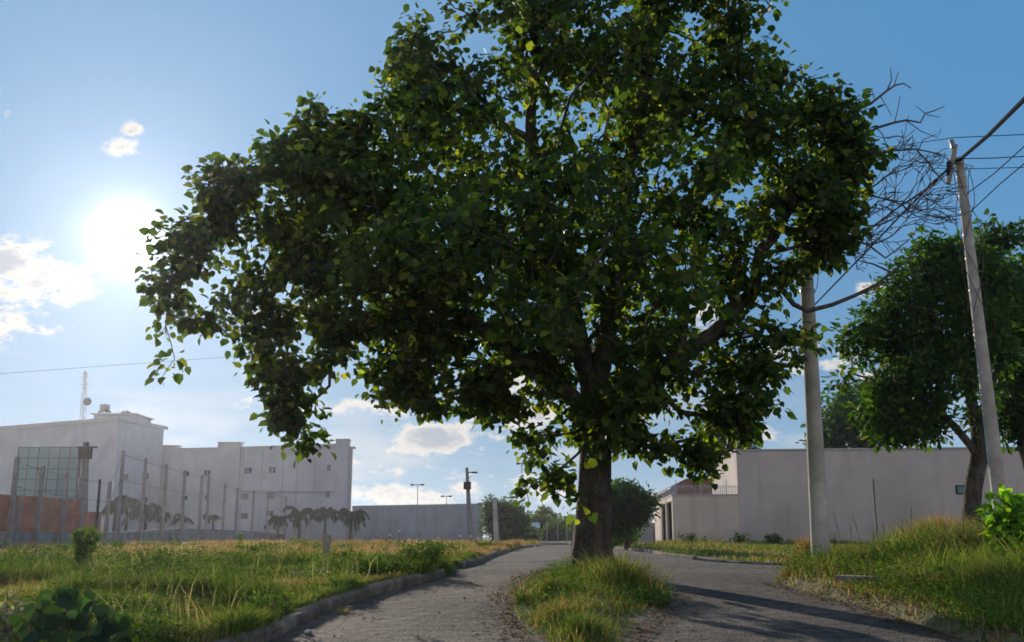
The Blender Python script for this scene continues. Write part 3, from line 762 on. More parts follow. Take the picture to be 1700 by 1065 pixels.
# razor wire coils over the yard wall
rz = MB(); pts = []
for k in range(900):
    s = tallS * k / 900; a_ = k * .21; p = along(.15 + s * .96, .1 + .18 * math.cos(a_)); pts.append((p.x, p.y, zl + .27 + .2 * math.sin(a_)))
rz.tube(pts, .011, 4, False)
pts = []
for k in range(900):
    s = 9.3 * k / 900; a_ = k * .21; p = along(.1 + .18 * math.cos(a_), .1 + s); pts.append((p.x, p.y, zl + .27 + .2 * math.sin(a_)))
rz.tube(pts, .011, 4, False); rz.build('razor_wire', M['steel'], house)
for s_ in (.2, 1.4, 2.6):
    p = along(s_, .12); MB().tube([(p.x, p.y, zl), (p.x, p.y, zl + .75)], .02, 6).build('wire_post', M['steel'], house)
# small teal window high in the tall wall
def s_at(px, t=0.0):
    best = min(range(1700), key=lambda i: abs((lambda p: 850 + F * p.x / (p.y * (math.cos(PITCH) + .2103 * math.sin(PITCH))) - px)(along(i * .02, t))))
    return best * .02
s0 = s_at(1562); s1 = s_at(1588); pz = along(s0, 0)
wf = MB(); wallbox(wf, s0, s1, -.04, -.002, hz(1575, 820, pz.y), hz(1575, 805, pz.y)); wnd = wf.build('window', M['dark'], house)
wg = MB(); wallbox(wg, s0 + .06, s1 - .06, -.055, -.041, hz(1575, 818.5, pz.y), hz(1575, 807, pz.y)); wg.build('pane', M['teal'], wnd)

# house behind with terracotta hipped roof
hb = thing('tiled_house', 'low house with terracotta hipped tile roof showing above the yard wall', 'house', (*along(2, 14), 0))
b1 = MB(); wallbox(b1, .6, 5.4, 12, 20, -.4, hz(1100, 822, 62)); b1.build('wall', M['cream'], hb)
zr0 = hz(1100, 822, 62) + .02; zr1 = hz(1100, 794, 64)
rq = [along(.0, 11.4), along(6.0, 11.4), along(6.0, 20.6), along(0, 20.6)]; rt = [along(2.2, 14.4), along(4.2, 14.4), along(4.2, 17.6), along(2.2, 17.6)]
rf = MB().add([(p.x, p.y, zr0) for p in rq] + [(p.x, p.y, zr1) for p in rt] + [(p.x, p.y, zr0 - .12) for p in rq],
              [(0, 1, 5, 4), (1, 2, 6, 5), (2, 3, 7, 6), (3, 0, 4, 7), (4, 5, 6, 7), (8, 9, 1, 0), (9, 10, 2, 1), (10, 11, 3, 2), (11, 8, 0, 3), (11, 10, 9, 8)])
rf.build('roof', M['tiles'], hb)
# low cream garden wall farther down the street
gw = thing('garden_wall', 'low sunlit cream garden wall with square pillars beyond the gates', 'wall', (*xy(1048, 66), 0))
a, b_ = Vector(xy(1042, 66)), Vector(xy(1084, 64)); mb = MB(); mb.obox(a, b_, -.3, hz(1060, 868, 66), 0, .2); mb.build('wall', M['stucco'], gw)
for px in (1042, 1056, 1075):
    p = Vector(xy(px, 65.4)); m1 = MB().box(p.x - .25, p.x + .25, p.y - .3, p.y + .2, -.3, hz(1060, 858, 66)); m1.build('pillar', M['cream'], gw)

# ------------------------------------------------------------------ left boundary: block wall, brick panels, concrete posts
def WL(Y): return Vector((-15 - .064 * (Y - 30), Y))
def WLpx(px):
    k = xy(px, 1.0)[0]
    return 13.08 / max(.05, -k - .064)
def Wz(px, py): Y = WLpx(px); return at(px, py, Y).z
bw = thing('boundary_wall', 'low grey concrete block wall running behind the field', 'wall', (*WL(40), 0))
mb = MB()
prof = [(-400, .18), (0, Wz(0, 884)), (165, Wz(165, 884)), (300, Wz(300, 877)), (400, Wz(400, 880)), (470, Wz(470, 886))]
Ys = [WLpx(max(p[0], -250)) for p in prof]
for (p0, z0), (p1, z1), y0, y1 in zip(prof[:-1], prof[1:], Ys[:-1], Ys[1:]):
    a, b_ = WL(y0), WL(y1)
    mb.add([(a.x, a.y, -.3), (b_.x, b_.y, -.3), (b_.x - .15, b_.y, -.3), (a.x - .15, a.y, -.3), (a.x, a.y, z0), (b_.x, b_.y, z1), (b_.x - .15, b_.y, z1), (a.x - .15, a.y, z0)],
           [(0, 3, 2, 1), (4, 5, 6, 7), (0, 1, 5, 4), (1, 2, 6, 5), (2, 3, 7, 6), (3, 0, 4, 7)])
mb.build('block_course', M['block'], bw)
rb = thing('brick_wall', 'rough red brick wall standing on the grey blocks at the far left', 'wall', (*WL(34), 0))
bk = MB(); cols_px = [-260, -120, -30, 30, 60, 97, 138]
yA, yB = WLpx(-250), WLpx(136); a, b_ = WL(yA), WL(yB); zA, zB = Wz(0, 884) + .004, Wz(136, 884) + .004
def slabY(mb, y0, y1, zb0, zb1, zt0, zt1, w0=-.01, w1=-.14):
    a, b = WL(y0), WL(y1)
    mb.add([(a.x + w0, a.y, zb0), (b.x + w0, b.y, zb1), (b.x + w1, b.y, zb1), (a.x + w1, a.y, zb0), (a.x + w0, a.y, zt0), (b.x + w0, b.y, zt1), (b.x + w1, b.y, zt1), (a.x + w1, a.y, zt0)],
           [(0, 3, 2, 1), (4, 5, 6, 7), (0, 1, 5, 4), (1, 2, 6, 5), (2, 3, 7, 6), (3, 0, 4, 7)])
slabY(bk, yA, yB, zA, zB, 1.62, Wz(136, 829)); yC = WLpx(166)
slabY(bk, yB + .003, yC, zB, zB, Wz(136, 849), Wz(166, 850)); bk.build('brickwork', M['brick'], rb)
pc = MB()
for px in (-40, 27, 60, 97, 132):
    Y = WLpx(px); p = WL(Y); MB().box(p.x - .16, p.x + .02, p.y - .1, p.y + .1, -.2, Wz(px, 826 if px > 0 else 800)).build('pier', M['brickpost'], rb)
post0 = None
POSTS = [(10, 758), (55, 773), (97, 784), (154, 795), (171, 799), (190, 748), (229, 760), (265, 770), (297, 780), (326, 788), (338, 786), (366, 803), (387, 809), (415, 814), (440, 818), (470, 824), (492, 829), (511, 826)]
names = ['leftmost concrete fence post above the brick wall', 'second concrete fence post above the brick wall', 'third concrete fence post, before the street utility pole on the left', 'thin dark fence post just left of the end of the brick wall', 'short fence post at the right end of the brick wall',
         'tallest concrete fence post, first one right of the brick wall', 'tall concrete fence post in front of the left palm clump', 'tall fence post below the right edge of the high building block', 'fence post right of the palm clump', 'fence post left of a close pair in front of the long building', 'fence post right of the close pair in front of the long building',
         'fence post below the raised pilaster of the long building', 'fence post just right of the one below the pilaster', 'fence post in front of the middle windows of the long building', 'fence post fourth from the right end of the row', 'fence post third from the right end of the row', 'fence post next to last of the row', 'last fence post of the row, by the far palms']
tops = []
for (px, py), nm in zip(POSTS, names):
    Y = WLpx(px); p = WL(Y); z = Wz(px, py); base = -.1
    thin = .045 if px == 154 else .07
    m1 = MB(); h = z - base
    m1.add([(p.x + .1 + sx * thin, p.y + sy * thin, base) for sx, sy in ((-1, -1), (1, -1), (1, 1), (-1, 1))] + [(p.x + .1 + sx * thin * .8, p.y + sy * thin * .8, z) for sx, sy in ((-1, -1), (1, -1), (1, 1), (-1, 1))],
           [(3, 2, 1, 0), (4, 5, 6, 7), (0, 1, 5, 4), (1, 2, 6, 5), (2, 3, 7, 6), (3, 0, 4, 7)])
    for k in range(5):                                # cast holes for the wire show as collars
        zz = base + h * (.45 + k * .12); m1.box(p.x + .1 - thin * .92, p.x + .1 + thin * .92, p.y - thin * .92, p.y + thin * .92, zz, zz + .03)
    o = m1.build('fence_post', M['dark'] if px == 154 else M['brickpost'])
    tag(o, nm, 'fence post', 'concrete fence posts along the field wall')
    tops.append((p.x + .1, p.y, z))
wf_ = thing('fence_wires', 'thin horizontal strands strung between the concrete fence posts', 'wire fence', (*WL(50), 0))
sm = MB()
ts = sorted(tops, key=lambda t: t[1])
for f in (.96, .7):
    for q0, q1 in zip(ts[:-1], ts[1:]):
        if q0[2] < 1.2: continue
        sm.tube([(q0[0], q0[1], q0[2] * f), ((q0[0] + q1[0]) / 2, (q0[1] + q1[1]) / 2, (q0[2] + q1[2]) / 2 * f - .03), (q1[0], q1[1], q1[2] * f)], .007, 4, False)
sm.build('wire', M['dark'], wf_)

# ------------------------------------------------------------------ utility and light poles
def pole(name, label, cat, px0, py0, px1, py1, Y, r0, r1, m, group=None, zb=None, dY=0, n=20, rect=False):
    b = at(px0, py0, Y); 
    if zb is not None: b.z = zb
    t = at(px1, py1, Y + dY)
    o = thing(name, label, cat, (b.x, b.y, b.z), group)
    mb = MB(); k = 10
    mb.tube([b.lerp(t, i / k) for i in range(k + 1)], [r0 + (r1 - r0) * i / k for i in range(k + 1)], n)
    if rect:                                           # steps of climbing holes
        for i in range(14): pass
    mb.build('shaft', m, o, smooth=n > 8)
    return o, b, t
p1, b1_, t1_ = pole('utility_pole', 'nearer pale round concrete pole passing behind the right side of the big tree crown', 'utility pole', 1364, 947, 1335, 385, 15.6, .142, .095, M['concrete_pole'], 'concrete utility poles', zb=-.15)
for f in (.82, .9, .97):
    p = b1_.lerp(t1_, f); MB().tube([p - Vector((0, 0, .03)), p + Vector((0, 0, .03))], .115, 14).build('band', M['steel'], p1)
p2, b2_, t2_ = pole('utility_pole', 'leaning pale concrete pole with bare head in front of the dark trees on the right', 'utility pole', 1666, 868, 1592, 262, 19.5, .150, .085, M['concrete_pole'], 'concrete utility poles', zb=-.1)
for f in (.35, .45, .55, .66, .74, .8, .86, .9, .95):
    p = b2_.lerp(t2_, f); MB().tube([p - Vector((0, 0, .012)), p + Vector((0, 0, .012))], .150 + (.085 - .150) * f + .008, 14).build('band', M['steel'], p2)
# a wooden arm strapped to its head with a dark insulator and bracket
ar = MB(); Yp = 19.3
ar.tube([at(1574, 305, Yp), at(1580, 270, Yp), at(1586, 240, Yp)], [.05, .06, .05], 6); arm = ar.build('arm', M['wood'], p2)
iz = MB(); iz.tube([at(1585, 250, Yp), at(1583, 244, Yp), at(1581, 238, Yp), at(1579, 232, Yp)], [.03, .06, .045, .05], 10); iz.build('insulator', M['porcelain'], arm)
bk2 = MB(); bk2.tube([at(1575, 268, Yp), at(1577, 276, Yp), at(1574, 292, Yp)], [.05, .065, .04], 8); bk2.tube([at(1573, 272, Yp), at(1600, 262, Yp)], .018, 6); bk2.build('bracket', M['dark'], arm)
vn = MB(); rr = random.Random(3)
for s in range(5):
    P = []
    for i in range(12):
        f = .6 + .38 * i / 11; p = b2_.lerp(t2_, f); a_ = s * 1.3 + i * .5 * (1 if s % 2 else -1)
        P.append((p.x + math.cos(a_) * (.13 + rr.uniform(0, .12)), p.y + math.sin(a_) * .13 - .03, p.z + rr.uniform(-.05, .05)))
    vn.tube(P, .008, 4, False)
tag(vn.build('dead_vine', M['deadwood']), 'dry thin vine twisted round the upper part of the leaning pole', 'vine')

def cable(name, label, pts, r, sag=0.0, on=0, m=None, cat='cable', group=None):
    P = [Vector(p) for p in pts]; out = []
    if on: d = (P[-1] - P[-2]).normalized(); P.append(P[-1] + d * on)
    for a, b in zip(P[:-1], P[1:]):
        for i in range(12):
            t = i / 12; q = a.lerp(b, t); q.z -= sag * 4 * t * (1 - t); out.append(q)
    out.append(P[-1]); mb = MB().tube(out, r, 6, False)
    return tag(mb.build(name, m or M['dark'], smooth=True), label, cat, group)
cable('service_cable', 'thick black twisted cable rising from the leaning pole head to the upper right corner', [at(1592, 266, 19.4), at(1640, 225, 16.5), at(1705, 160, 13)], .034, on=26)
cable('service_cable', 'dark cable dropping left from the leaning pole head through the bare twigs', [at(1590, 264, 19.4), at(1540, 312, 20), at(1500, 352, 21), at(1440, 415, 23), at(1300, 560, 30)], .019)
for i, (q, l) in enumerate([(((1330, 260, 30), (1480, 243, 26), (1584, 228, 22), (1720, 222, 20)), 'highest of the thin wires crossing behind the head of the leaning pole'),
               (((1598, 263, 19.5), (1650, 262, 19), (1720, 258, 18)), 'thin wire leaving the leaning pole head almost level to the right'), (((1400, 250, 30), (1600, 280, 24), (1720, 277, 22)), 'thin level wire passing just below the head of the leaning pole'),
               (((1604, 322, 19.5), (1650, 288, 18), (1720, 225, 15)), 'thin wire slanting up to the right from below the pole head, upper one of two'), (((1610, 352, 19.5), (1660, 305, 18), (1720, 255, 15)), 'thin wire slanting up to the right from below the pole head, lower one of two')]):
    cable('overhead_wire', l, [at(*p) for p in q], .010, on=40, group='thin overhead wires on the right')
cable('overhead_wire', 'faint single wire crossing the sky above the left buildings', [at(-200, 633, 60), at(0, 620, 62), at(380, 592, 66), at(900, 560, 75)], .011, .0)

# street utility pole on the left with box and crossarm
pL, bL, tL = pole('utility_pole', 'grey utility pole with a box and a thicker lower sleeve behind the brick wall', 'utility pole', 138, 900, 143, 734, 42, .17, .12, M['brickpost'], None, zb=-.1)
mb = MB(); 
mb.tube([at(137, 905, 42), at(138, 792, 42)], .2, 14); mb.build('sleeve', M['brickpost'], pL)
mb = MB(); p = at(145, 752, 42); mb.box(p.x - .25, p.x + .25, p.y - .3, p.y - .1, p.z - .25, p.z + .2); mb.box(p.x - .42, p.x + .42, p.y - .12, p.y - .04, p.z + .21, p.z + .27); mb.build('transformer_box', M['dark'], pL)
pF, bF, tF = pole('utility_pole', 'slim dark utility pole with small side arm in front of the long grey yard wall', 'utility pole', 782, 893, 775, 776, 62, .20, .09, M['brickpost'], None, zb=-.1, n=10)
mb = MB(); mb.tube([at(775, 785, 62), at(786, 783, 62)], .03, 6); mb.tube([at(774, 797, 62), at(783, 790, 62)], .02, 6); p = at(786, 784, 62); mb.box(p.x - .1, p.x + .25, p.y - .1, p.y + .1, p.z - .05, p.z + .05); mb.build('lamp_arm', M['dark'], pF)
mb = MB(); p = at(776, 806, 62); mb.box(p.x - .22, p.x + .22, p.y - .28, p.y - .08, p.z - .22, p.z + .22); mb.build('meter_box', M['dark'], pF)
pG, bG, tG = pole('concrete_post', 'short pale concrete post before the round tree at the end of the yard wall', 'post', 825, 892, 821, 827, 58, .16, .12, M['concrete_pole'], None, zb=-.1, n=8)
mb = MB(); mb.tube([tG, tG + Vector((0, 0, .08))], [.14, .02], 8); mb.build('cap', M['concrete_pole'], pG)
for i, (px, top, Y, w, l) in enumerate([(694, 805, 110, 1.5, 'left one of two floodlight masts above the grey yard wall'), (742, 824, 120, 1.3, 'right and lower one of two floodlight masts above the grey yard wall'), (869, 770, 100, 1.0, 'tall thin mast with short crossbar in the sky left of the tree trunk')]):
    o, b, t = pole('floodlight_mast', l, 'light mast', px, 885, px - (1 if i < 2 else 3), top, Y, .06, .045, M['steel'], 'far masts', zb=0, n=6)
    mb = MB(); mb.box(t.x - w / 2, t.x + w / 2, t.y - .05, t.y + .05, t.z, t.z + .07)
    mb.build('crossbar', M['dark'], o)
    for k in (-1, 1): MB().box(t.x + k * w * .36 - .16, t.x + k * w * .36 + .16, t.y - .25, t.y - .055, t.z - .06, t.z + .12).build('floodlight', M['dark'], o)
for px, top, l in [(908, 866, 'left one of three thin pale posts at the far end of the road'), (926, 872, 'middle one of three thin pale posts at the far end of the road'), (941, 870, 'right one of three thin pale posts at the far end of the road')]:
    mb = MB(); b = at(px, 903, 64); b.z = 0; t = at(px, top, 64); mb.tube([b, b.lerp(t, .5), t], [.035, .03, .03], 6); mb.tube([t, t + Vector((0, 0, .06))], [.05, .05], 6)
    tag(mb.build('thin_post', M['steel']), l, 'post', 'thin posts at the road end')
# field posts
b = at(541, 934, 26); b.z = 0; t = at(543, 891, 22)
fp = Vector((*hit(543, 938), 0)); Yf = 17.0; b = at(542, 936, Yf); b.z = 0.0; t = at(543, 891, Yf)
mb = MB(); mb.box(t.x - .055, t.x + .055, Yf - .05, Yf + .05, -.05, t.z); mb.box(t.x - .065, t.x + .065, Yf - .06, Yf + .06, t.z + .001, t.z + .03)
tag(mb.build('marker_post', M['concrete_pole']), 'short pale square marker post standing in the grass of the field', 'post')
mb = MB(); a_ = at(1457, 900, 24); a_.z = -.1; mb.tube([a_, at(1453, 850, 24), at(1449, 795, 24)], [.03, .028, .024], 6)
tag(mb.build('wooden_stake', M['wood']), 'thin grey upright stake in the weeds in front of the long right wall', 'stake')

# ------------------------------------------------------------------ left building
BY = 88.0
bd = thing('long_building', 'long pale grey three storey building with pilasters and small windows behind the field', 'building', (at(420, 890, BY).x, BY, 0))
def P3(px, py, Y): return at(px, py, Y)
YL, YR = 90.0, 84.0
def Yf_(px): return 1 / (1 / YL + (1 / YR - 1 / YL) * (px - 262) / (586 - 262))
def fpanel(mb, px0, px1, pyt, pyb=None, out=0.0, deep=.3, pyt2=None, zb=-.5):
    y0, y1 = Yf_(px0) - out, Yf_(px1) - out
    x0, x1 = at(px0, 800, y0).x, at(px1, 800, y1).x
    z0, z1 = at(px0, pyt, y0).z, at(px1, pyt2 if pyt2 is not None else pyt, y1).z
    b0 = zb if pyb is None else at(px0, pyb, y0).z; b1 = zb if pyb is None else at(px1, pyb, y1).z
    mb.add([(x0, y0, b0), (x1, y1, b1), (x1, y1 + deep, b1), (x0, y0 + deep, b0), (x0, y0, z0), (x1, y1, z1), (x1, y1 + deep, z1), (x0, y0 + deep, z0)],
           [(0, 1, 2, 3), (4, 7, 6, 5), (0, 4, 5, 1), (1, 5, 6, 2), (2, 6, 7, 3), (3, 7, 4, 0)])
mb = MB(); e0, e1 = at(262, 745, YL), at(586, 741, YR); e2 = at(584, 741, YR + 11)
A = [(e0.x, e0.y, e0.z), (e1.x, e1.y, e1.z), (e2.x, e2.y, e1.z), (e0.x - 3, e0.y + 14, e0.z)]
mb.add([(x, y, -.5) for x, y, z in A] + A, [(3, 2, 1, 0), (4, 5, 6, 7), (0, 1, 5, 4), (1, 2, 6, 5), (2, 3, 7, 6), (3, 0, 4, 7)]); mb.build('wall', M['facade'], bd)
for a_, c_, t_ in ((264, 291, 740), (358, 396, 735), (555, 577, 730)):
    pp = MB(); fpanel(pp, a_, c_, t_, out=.25, deep=.8); pp.build('pilaster', M['facade'], bd)
co = MB()
fpanel(co, 291.2, 357.8, 743.5, 746.5, out=.15, deep=.6, pyt2=742); fpanel(co, 396.2, 554.8, 741, 744, out=.15, deep=.6, pyt2=736); fpanel(co, 577.2, 587, 741, 744, out=.15, deep=.6)
for a_, c_, t_ in ((263, 292, 738.5), (357, 397, 733), (554, 578, 728)): fpanel(co, a_, c_, t_, t_ + 1.6, out=.38, deep=1.0)
co.build('cornice', M['trim'], bd)
for px, py, w, h in [(204, 0, 0, 0), (343, 785, 13, 11), (411, 781, 14, 11), (451, 780, 13, 11), (545, 776, 7, 12), (556, 774, 4, 7), (308, 786, 12, 10), (345, 826, 8, 9), (308, 826, 12, 9), (407, 824, 14, 11), (450, 822, 14, 11), (545, 820, 7, 12), (556, 817, 4, 6), (408, 856, 14, 11), (450, 852, 14, 11), (345, 858, 10, 10), (308, 860, 12, 10), (545, 856, 8, 12)]:
    if not w: continue
    y = Yf_(px) - .06
    f = MB(); fpanel(f, px - w / 2, px + w / 2, py - h / 2, py + h / 2, out=.06, deep=.1); wf1 = f.build('window', M['trim'], bd)
    g = MB(); fpanel(g, px - w / 2 + 1, px - .4, py - h / 2 + 1, py + h / 2 - 1, out=.075, deep=.012); fpanel(g, px + .4, px + w / 2 - 1, py - h / 2 + 1, py + h / 2 - 1, out=.075, deep=.012)
    g.build('pane', M['glass'], wf1)
for px in (300, 352, 402, 433, 468, 491, 520, 580):
    dp_ = MB(); fpanel(dp_, px, px + 1.1, 748, None, out=.12, deep=.1); dp_.build('drainpipe', M['trim'], bd)
ld = MB(); fpanel(ld, 398, 553, 814, 815.6, out=.2, deep=.15); fpanel(ld, 292, 356, 816, 817.4, out=.2, deep=.15); ld.build('string_course', M['trim'], bd)

tb = thing('high_block', 'higher windowless pale block at the left end of the long building with a glazed front', 'building', (at(190, 890, 82).x, 82, 0))
cx, cz = at(190, 800, 82).x, at(190, 698, 82).z
lx = at(-160, 800, 96).x; rx = at(266, 800, 89).x
mb = MB(); A = [(lx, 96), (cx, 82), (rx, 89), (rx - 9, 110), (lx, 112)]
mb.add([(x, y, -.5) for x, y in A] + [(x, y, cz) for x, y in A], [(4, 3, 2, 1, 0), (5, 6, 7, 8, 9), (0, 1, 6, 5), (1, 2, 7, 6), (2, 3, 8, 7), (3, 4, 9, 8), (4, 0, 5, 9)]); mb.build('wall', M['facade'], tb)
mb = MB(); A2 = [(lx, 95.8), (cx, 81.8), (rx + .15, 88.9), (rx + .15, 89.6), (cx, 82.6), (lx, 96.6)]
mb.add([(x, y, cz + .004) for x, y in A2] + [(x, y, cz + .3) for x, y in A2], [(5, 4, 3, 2, 1, 0), (6, 7, 8, 9, 10, 11), (0, 1, 7, 6), (1, 2, 8, 7), (2, 3, 9, 8), (3, 4, 10, 9), (4, 5, 11, 10), (5, 0, 6, 11)]); mb.build('cornice', M['trim'], tb)
def Yt(px):                                           # front-left face
    lo, hi = 60., 120.
    for _ in range(40):
        m_ = (lo + hi) / 2; X = at(px, 800, m_).x; Yw = 96 + (82 - 96) * (X - lx) / (cx - lx)
        if m_ < Yw: lo = m_
        else: hi = m_
    return lo
def tpanel(mb, px0, px1, py0, py1, out=.1, deep=.1):
    y0, y1 = Yt(px0) - out, Yt(px1) - out; x0, x1 = at(px0, 800, y0).x, at(px1, 800, y1).x
    vs = []
    for dd in (0, deep):
        vs += [(x0, y0 + dd, at(px0, py1, y0).z), (x1, y1 + dd, at(px1, py1, y1).z), (x1, y1 + dd, at(px1, py0, y1).z), (x0, y0 + dd, at(px0, py0, y0).z)]
    mb.add(vs, [(0, 1, 2, 3), (7, 6, 5, 4), (0, 4, 5, 1), (1, 5, 6, 2), (2, 6, 7, 3), (3, 7, 4, 0)])
mb = MB(); tpanel(mb, 25, 129, 742, 885, .12, .1); gf = mb.build('glazed_front', M['curtain'], tb)
mb = MB()
for k in range(7): x = 25 + k * 104 / 6; tpanel(mb, x - .6, x + .6, 742, 885, .2, .07)
for k in range(6): y = 742 + k * 18; tpanel(mb, 24.4, 129.6, y - .6, y + .6, .205, .06)
tpanel(mb, 126.5, 130.5, 742, 885, .25, .12)
mb.build('mullion', M['dark'], gf)
def Yr(px):
    lo, hi = 60., 120.
    for _ in range(40):
        m_ = (lo + hi) / 2; X = at(px, 800, m_).x; Yw = 82 + 7 * (X - cx) / (rx - cx)
        if m_ < Yw: lo = m_
        else: hi = m_
    return lo
for px, py in ((205, 792), (240, 790), (240, 830), (205, 832)):
    y = Yr(px); x = at(px, 800, y).x; zc = at(px, py, y).z
    mb = MB(); mb.obox((x - .4, y - .42), (x + .4, y + .10), zc - .32, zc + .32, -.10, .12); w_ = mb.build('window', M['trim'], tb)
    mb = MB(); mb.obox((x - .33, y - .40), (x + .33, y + .03), zc - .25, zc + .25, -.13, -.102); mb.build('pane', M['glass'], w_)
# platform, tanks and machines on the roof
pf = thing('roof_platform', 'low raised rooftop box under the tanks on the high block', 'rooftop box', (at(195, 700, 86).x, 86, cz))
mb = MB(); x0, x1 = at(163, 697, 86).x, at(230, 697, 86).x; mb.box(x0, x1, 85, 89, cz + .3, at(190, 690, 86).z); mb.box(x0 - .2, x1 + .2, 84.8, 89.2, at(190, 690, 86).z + .003, at(190, 688, 86).z); mb.build('box', M['facade'], pf)
for px, w_, y0, y1, l in ((173, 18, 672, 688, 'larger metal cooling unit on the rooftop box, left one'), (209, 14, 683, 690, 'smaller metal cooling unit on the rooftop box, right one')):
    c = at(px, 0, 86); x = at(px, 690, 86).x; z0, z1 = at(px, y1, 86).z, at(px, y0, 86).z; hw = w_ / 2 / F * 86
    t = thing('cooling_unit', l, 'cooling unit', (x, 86, z0), 'cooling units on the roof')
    mb = MB(); mb.tube([(x, 86, z0 + .2), (x, 86, (z0 + z1) / 2), (x, 86, z1)], [hw * .6, hw * .9, hw * .95], 12); mb.build('drum', M['tank'], t)
    mb = MB()
    for sx in (-1, 1):
        for sy in (-1, 1): mb.tube([(x + sx * hw * .7, 86 + sy * hw * .7, z0), (x + sx * hw * .6, 86 + sy * hw * .6, z0 + .35)], .05, 5)
    mb.box(x - hw * 1.2, x + hw * 1.2, 85.9, 86.1, z0 + .2, z0 + .27); mb.build('stand', M['dark'], t)
    mb = MB(); mb.tube([(x, 86, z1), (x, 86, z1 + .1)], [hw * .8, hw * .3], 12); mb.build('lid', M['steel'], t)
am = thing('antenna_mast', 'tall lattice antenna mast with small round dish on the roof of the high block', 'antenna', (at(138, 700, 90).x, 90, cz))
mb = MB(); a0, a1 = at(137, 700, 90), at(142, 616, 90); mb.tube([a0, a1], .05, 6)
for k in (-1, 1): mb.tube([a0 + Vector((k * .25, 0, 0)), a1 + Vector((k * .12, 0, 0))], .025, 5)
for k in range(12):
    p = a0.lerp(a1, k / 12); q = a0.lerp(a1, (k + 1) / 12); s_ = 1 if k % 2 else -1
    mb.tube([p + Vector((s_ * .2, 0, 0)), q - Vector((s_ * .2, 0, 0))], .02, 4)
mb.build('lattice', M['steel'], am)
mb = MB()
for py, w_ in ((620, 6), (626, 9), (638, 9), (645, 5)): p = at(141, py, 90); mb.tube([p - Vector((w_ * .05, 0, 0)), p + Vector((w_ * .05, 0, 0))], .025, 4)
mb.tube([at(141.3, 648, 89.95), at(141.6, 614, 89.95)], .03, 5); mb.build('aerial', M['steel'], am)
mb = MB(); p = at(146, 667, 90); mb.tube([p, p + Vector((.05, -.2, 0)), p + Vector((.06, -.3, 0))], [.1, .34, .36], 12); mb.build('dish', M['dark'], am)

# long blank yard wall right of the building
yd = thing('yard_wall', 'long high blank grey wall between the building and the far round tree', 'wall', (at(700, 890, 80).x, 80, 0))
mb = MB(); a0, a1 = at(585, 840, 84), at(799, 838, 78)
mb.obox((a0.x, a0.y), (a1.x, a1.y), -.4, a1.z, 0, .25); mb.build('wall', M['yardwall'], yd)
mb = MB(); mb.obox((a0.x, a0.y - .04), (a1.x + .03, a1.y - .04), a1.z + .003, a1.z + .12, -.02, .31); mb.build('coping', M['trim'], yd)
mb = MB(); d_ = Vector((a1.x - a0.x, a1.y - a0.y)).normalized()
for k in range(1, 6):
    c = Vector((a0.x, a0.y)).lerp(Vector((a1.x, a1.y)), k / 6); mb.obox(c, c + d_ * .3, -.3, a1.z - .01, -.04, .0)
mb.build('pier', M['yardwall'], yd)
# far pale blue house at the end of the road
x0, x1 = at(878, 870, 95).x, at(893, 870, 95).x
fh = thing('far_house', 'tiny pale blue house among trees at the far end of the road', 'house', ((x0 + x1) / 2, 95, 0))
mb = MB(); mb.box(x0, x1, 95, 99, -.3, at(885, 876, 95).z); mb.build('wall', M['skyblue'], fh)
zz = at(885, 876, 95).z; mb = MB().add([(x0 - .2, 94.7, zz), (x1 + .2, 94.7, zz), (x1 + .2, 99.3, zz), (x0 - .2, 99.3, zz), (x0 - .2, 97, zz + .5), (x1 + .2, 97, zz + .5)], [(0, 1, 5, 4), (2, 3, 4, 5), (1, 2, 5), (3, 0, 4), (3, 2, 1, 0)]); mb.build('roof', M['steel'], fh)
mb = MB(); mb.box(x0 + .25, x0 + .6, 94.96, 94.997, .5, zz - .3); mb.build('window', M['glass'], fh)

# ------------------------------------------------------------------ palms
def palm(px, pyc, Y, L, nf, label, seed=1, hh=None):
    rg = random.Random(seed); c = at(px, pyc, Y); root = (c.x, c.y, -.05)
    o = thing('palm_tree', label, 'palm', root, 'palms in front of the buildings')
    mb = MB(); mb.tube([(c.x, c.y, -.05), (c.x + .03, c.y, c.z * .5), (c.x, c.y, c.z)], [.16, .11, .09], 8); mb.build('trunk', M['bark'], o, smooth=True)
    pos, dr, nr, rib = [], [], [], []
    for k in range(nf):
        a_ = 2 * math.pi * k / nf + rg.uniform(-.3, .3); up = rg.uniform(.0, 1.35); l = L * rg.uniform(.65, 1.2); fall = rg.uniform(.75, 1.25)
        h = Vector((math.cos(a_), math.sin(a_), 0)); p = Vector((c.x, c.y, c.z)); prev = p; R = [tuple(p)]
        for i in range(1, 15):
            t = i / 14; q = p + h * (l * t * (1 - .18 * t)) + Vector((0, 0, l * (up * t * .9 - 1.15 * fall * t * t * (.5 + .5 * up))))
            d = (q - prev).normalized(); sd_ = d.cross(Vector((0, 0, 1))).normalized()
            for s_ in (-1, 1):
                for jj in (0, .33, .66):
                    pos.append(prev.lerp(q, jj)); dr.append(sd_ * s_ * .8 + d * .5 + Vector((0, 0, -.75))); nr.append(Vector((0, 0, 1)) + h * .2)
            prev = q; R.append(tuple(q))
        rib.append((R, list(np.linspace(.025, .006, len(R)))))
    n = len(pos); f = leaf_mesh('fronds', np.array(pos), np.array(dr), np.array(nr), RNG.uniform(.28, .46, n) * L / 1.3, palette(n, [(.010, .022, .010), (.018, .034, .014)], [1, 1]), M['leaf_matte'], o, (np.array([(0, 0, 0), (-.09, .4, 0), (0, 1, -.1), (.09, .4, 0)]), np.array([0, 3, 2, 0, 2, 1]), np.array([3, 3])))
    tubes_mesh('ribs', rib, M['twig'], f)
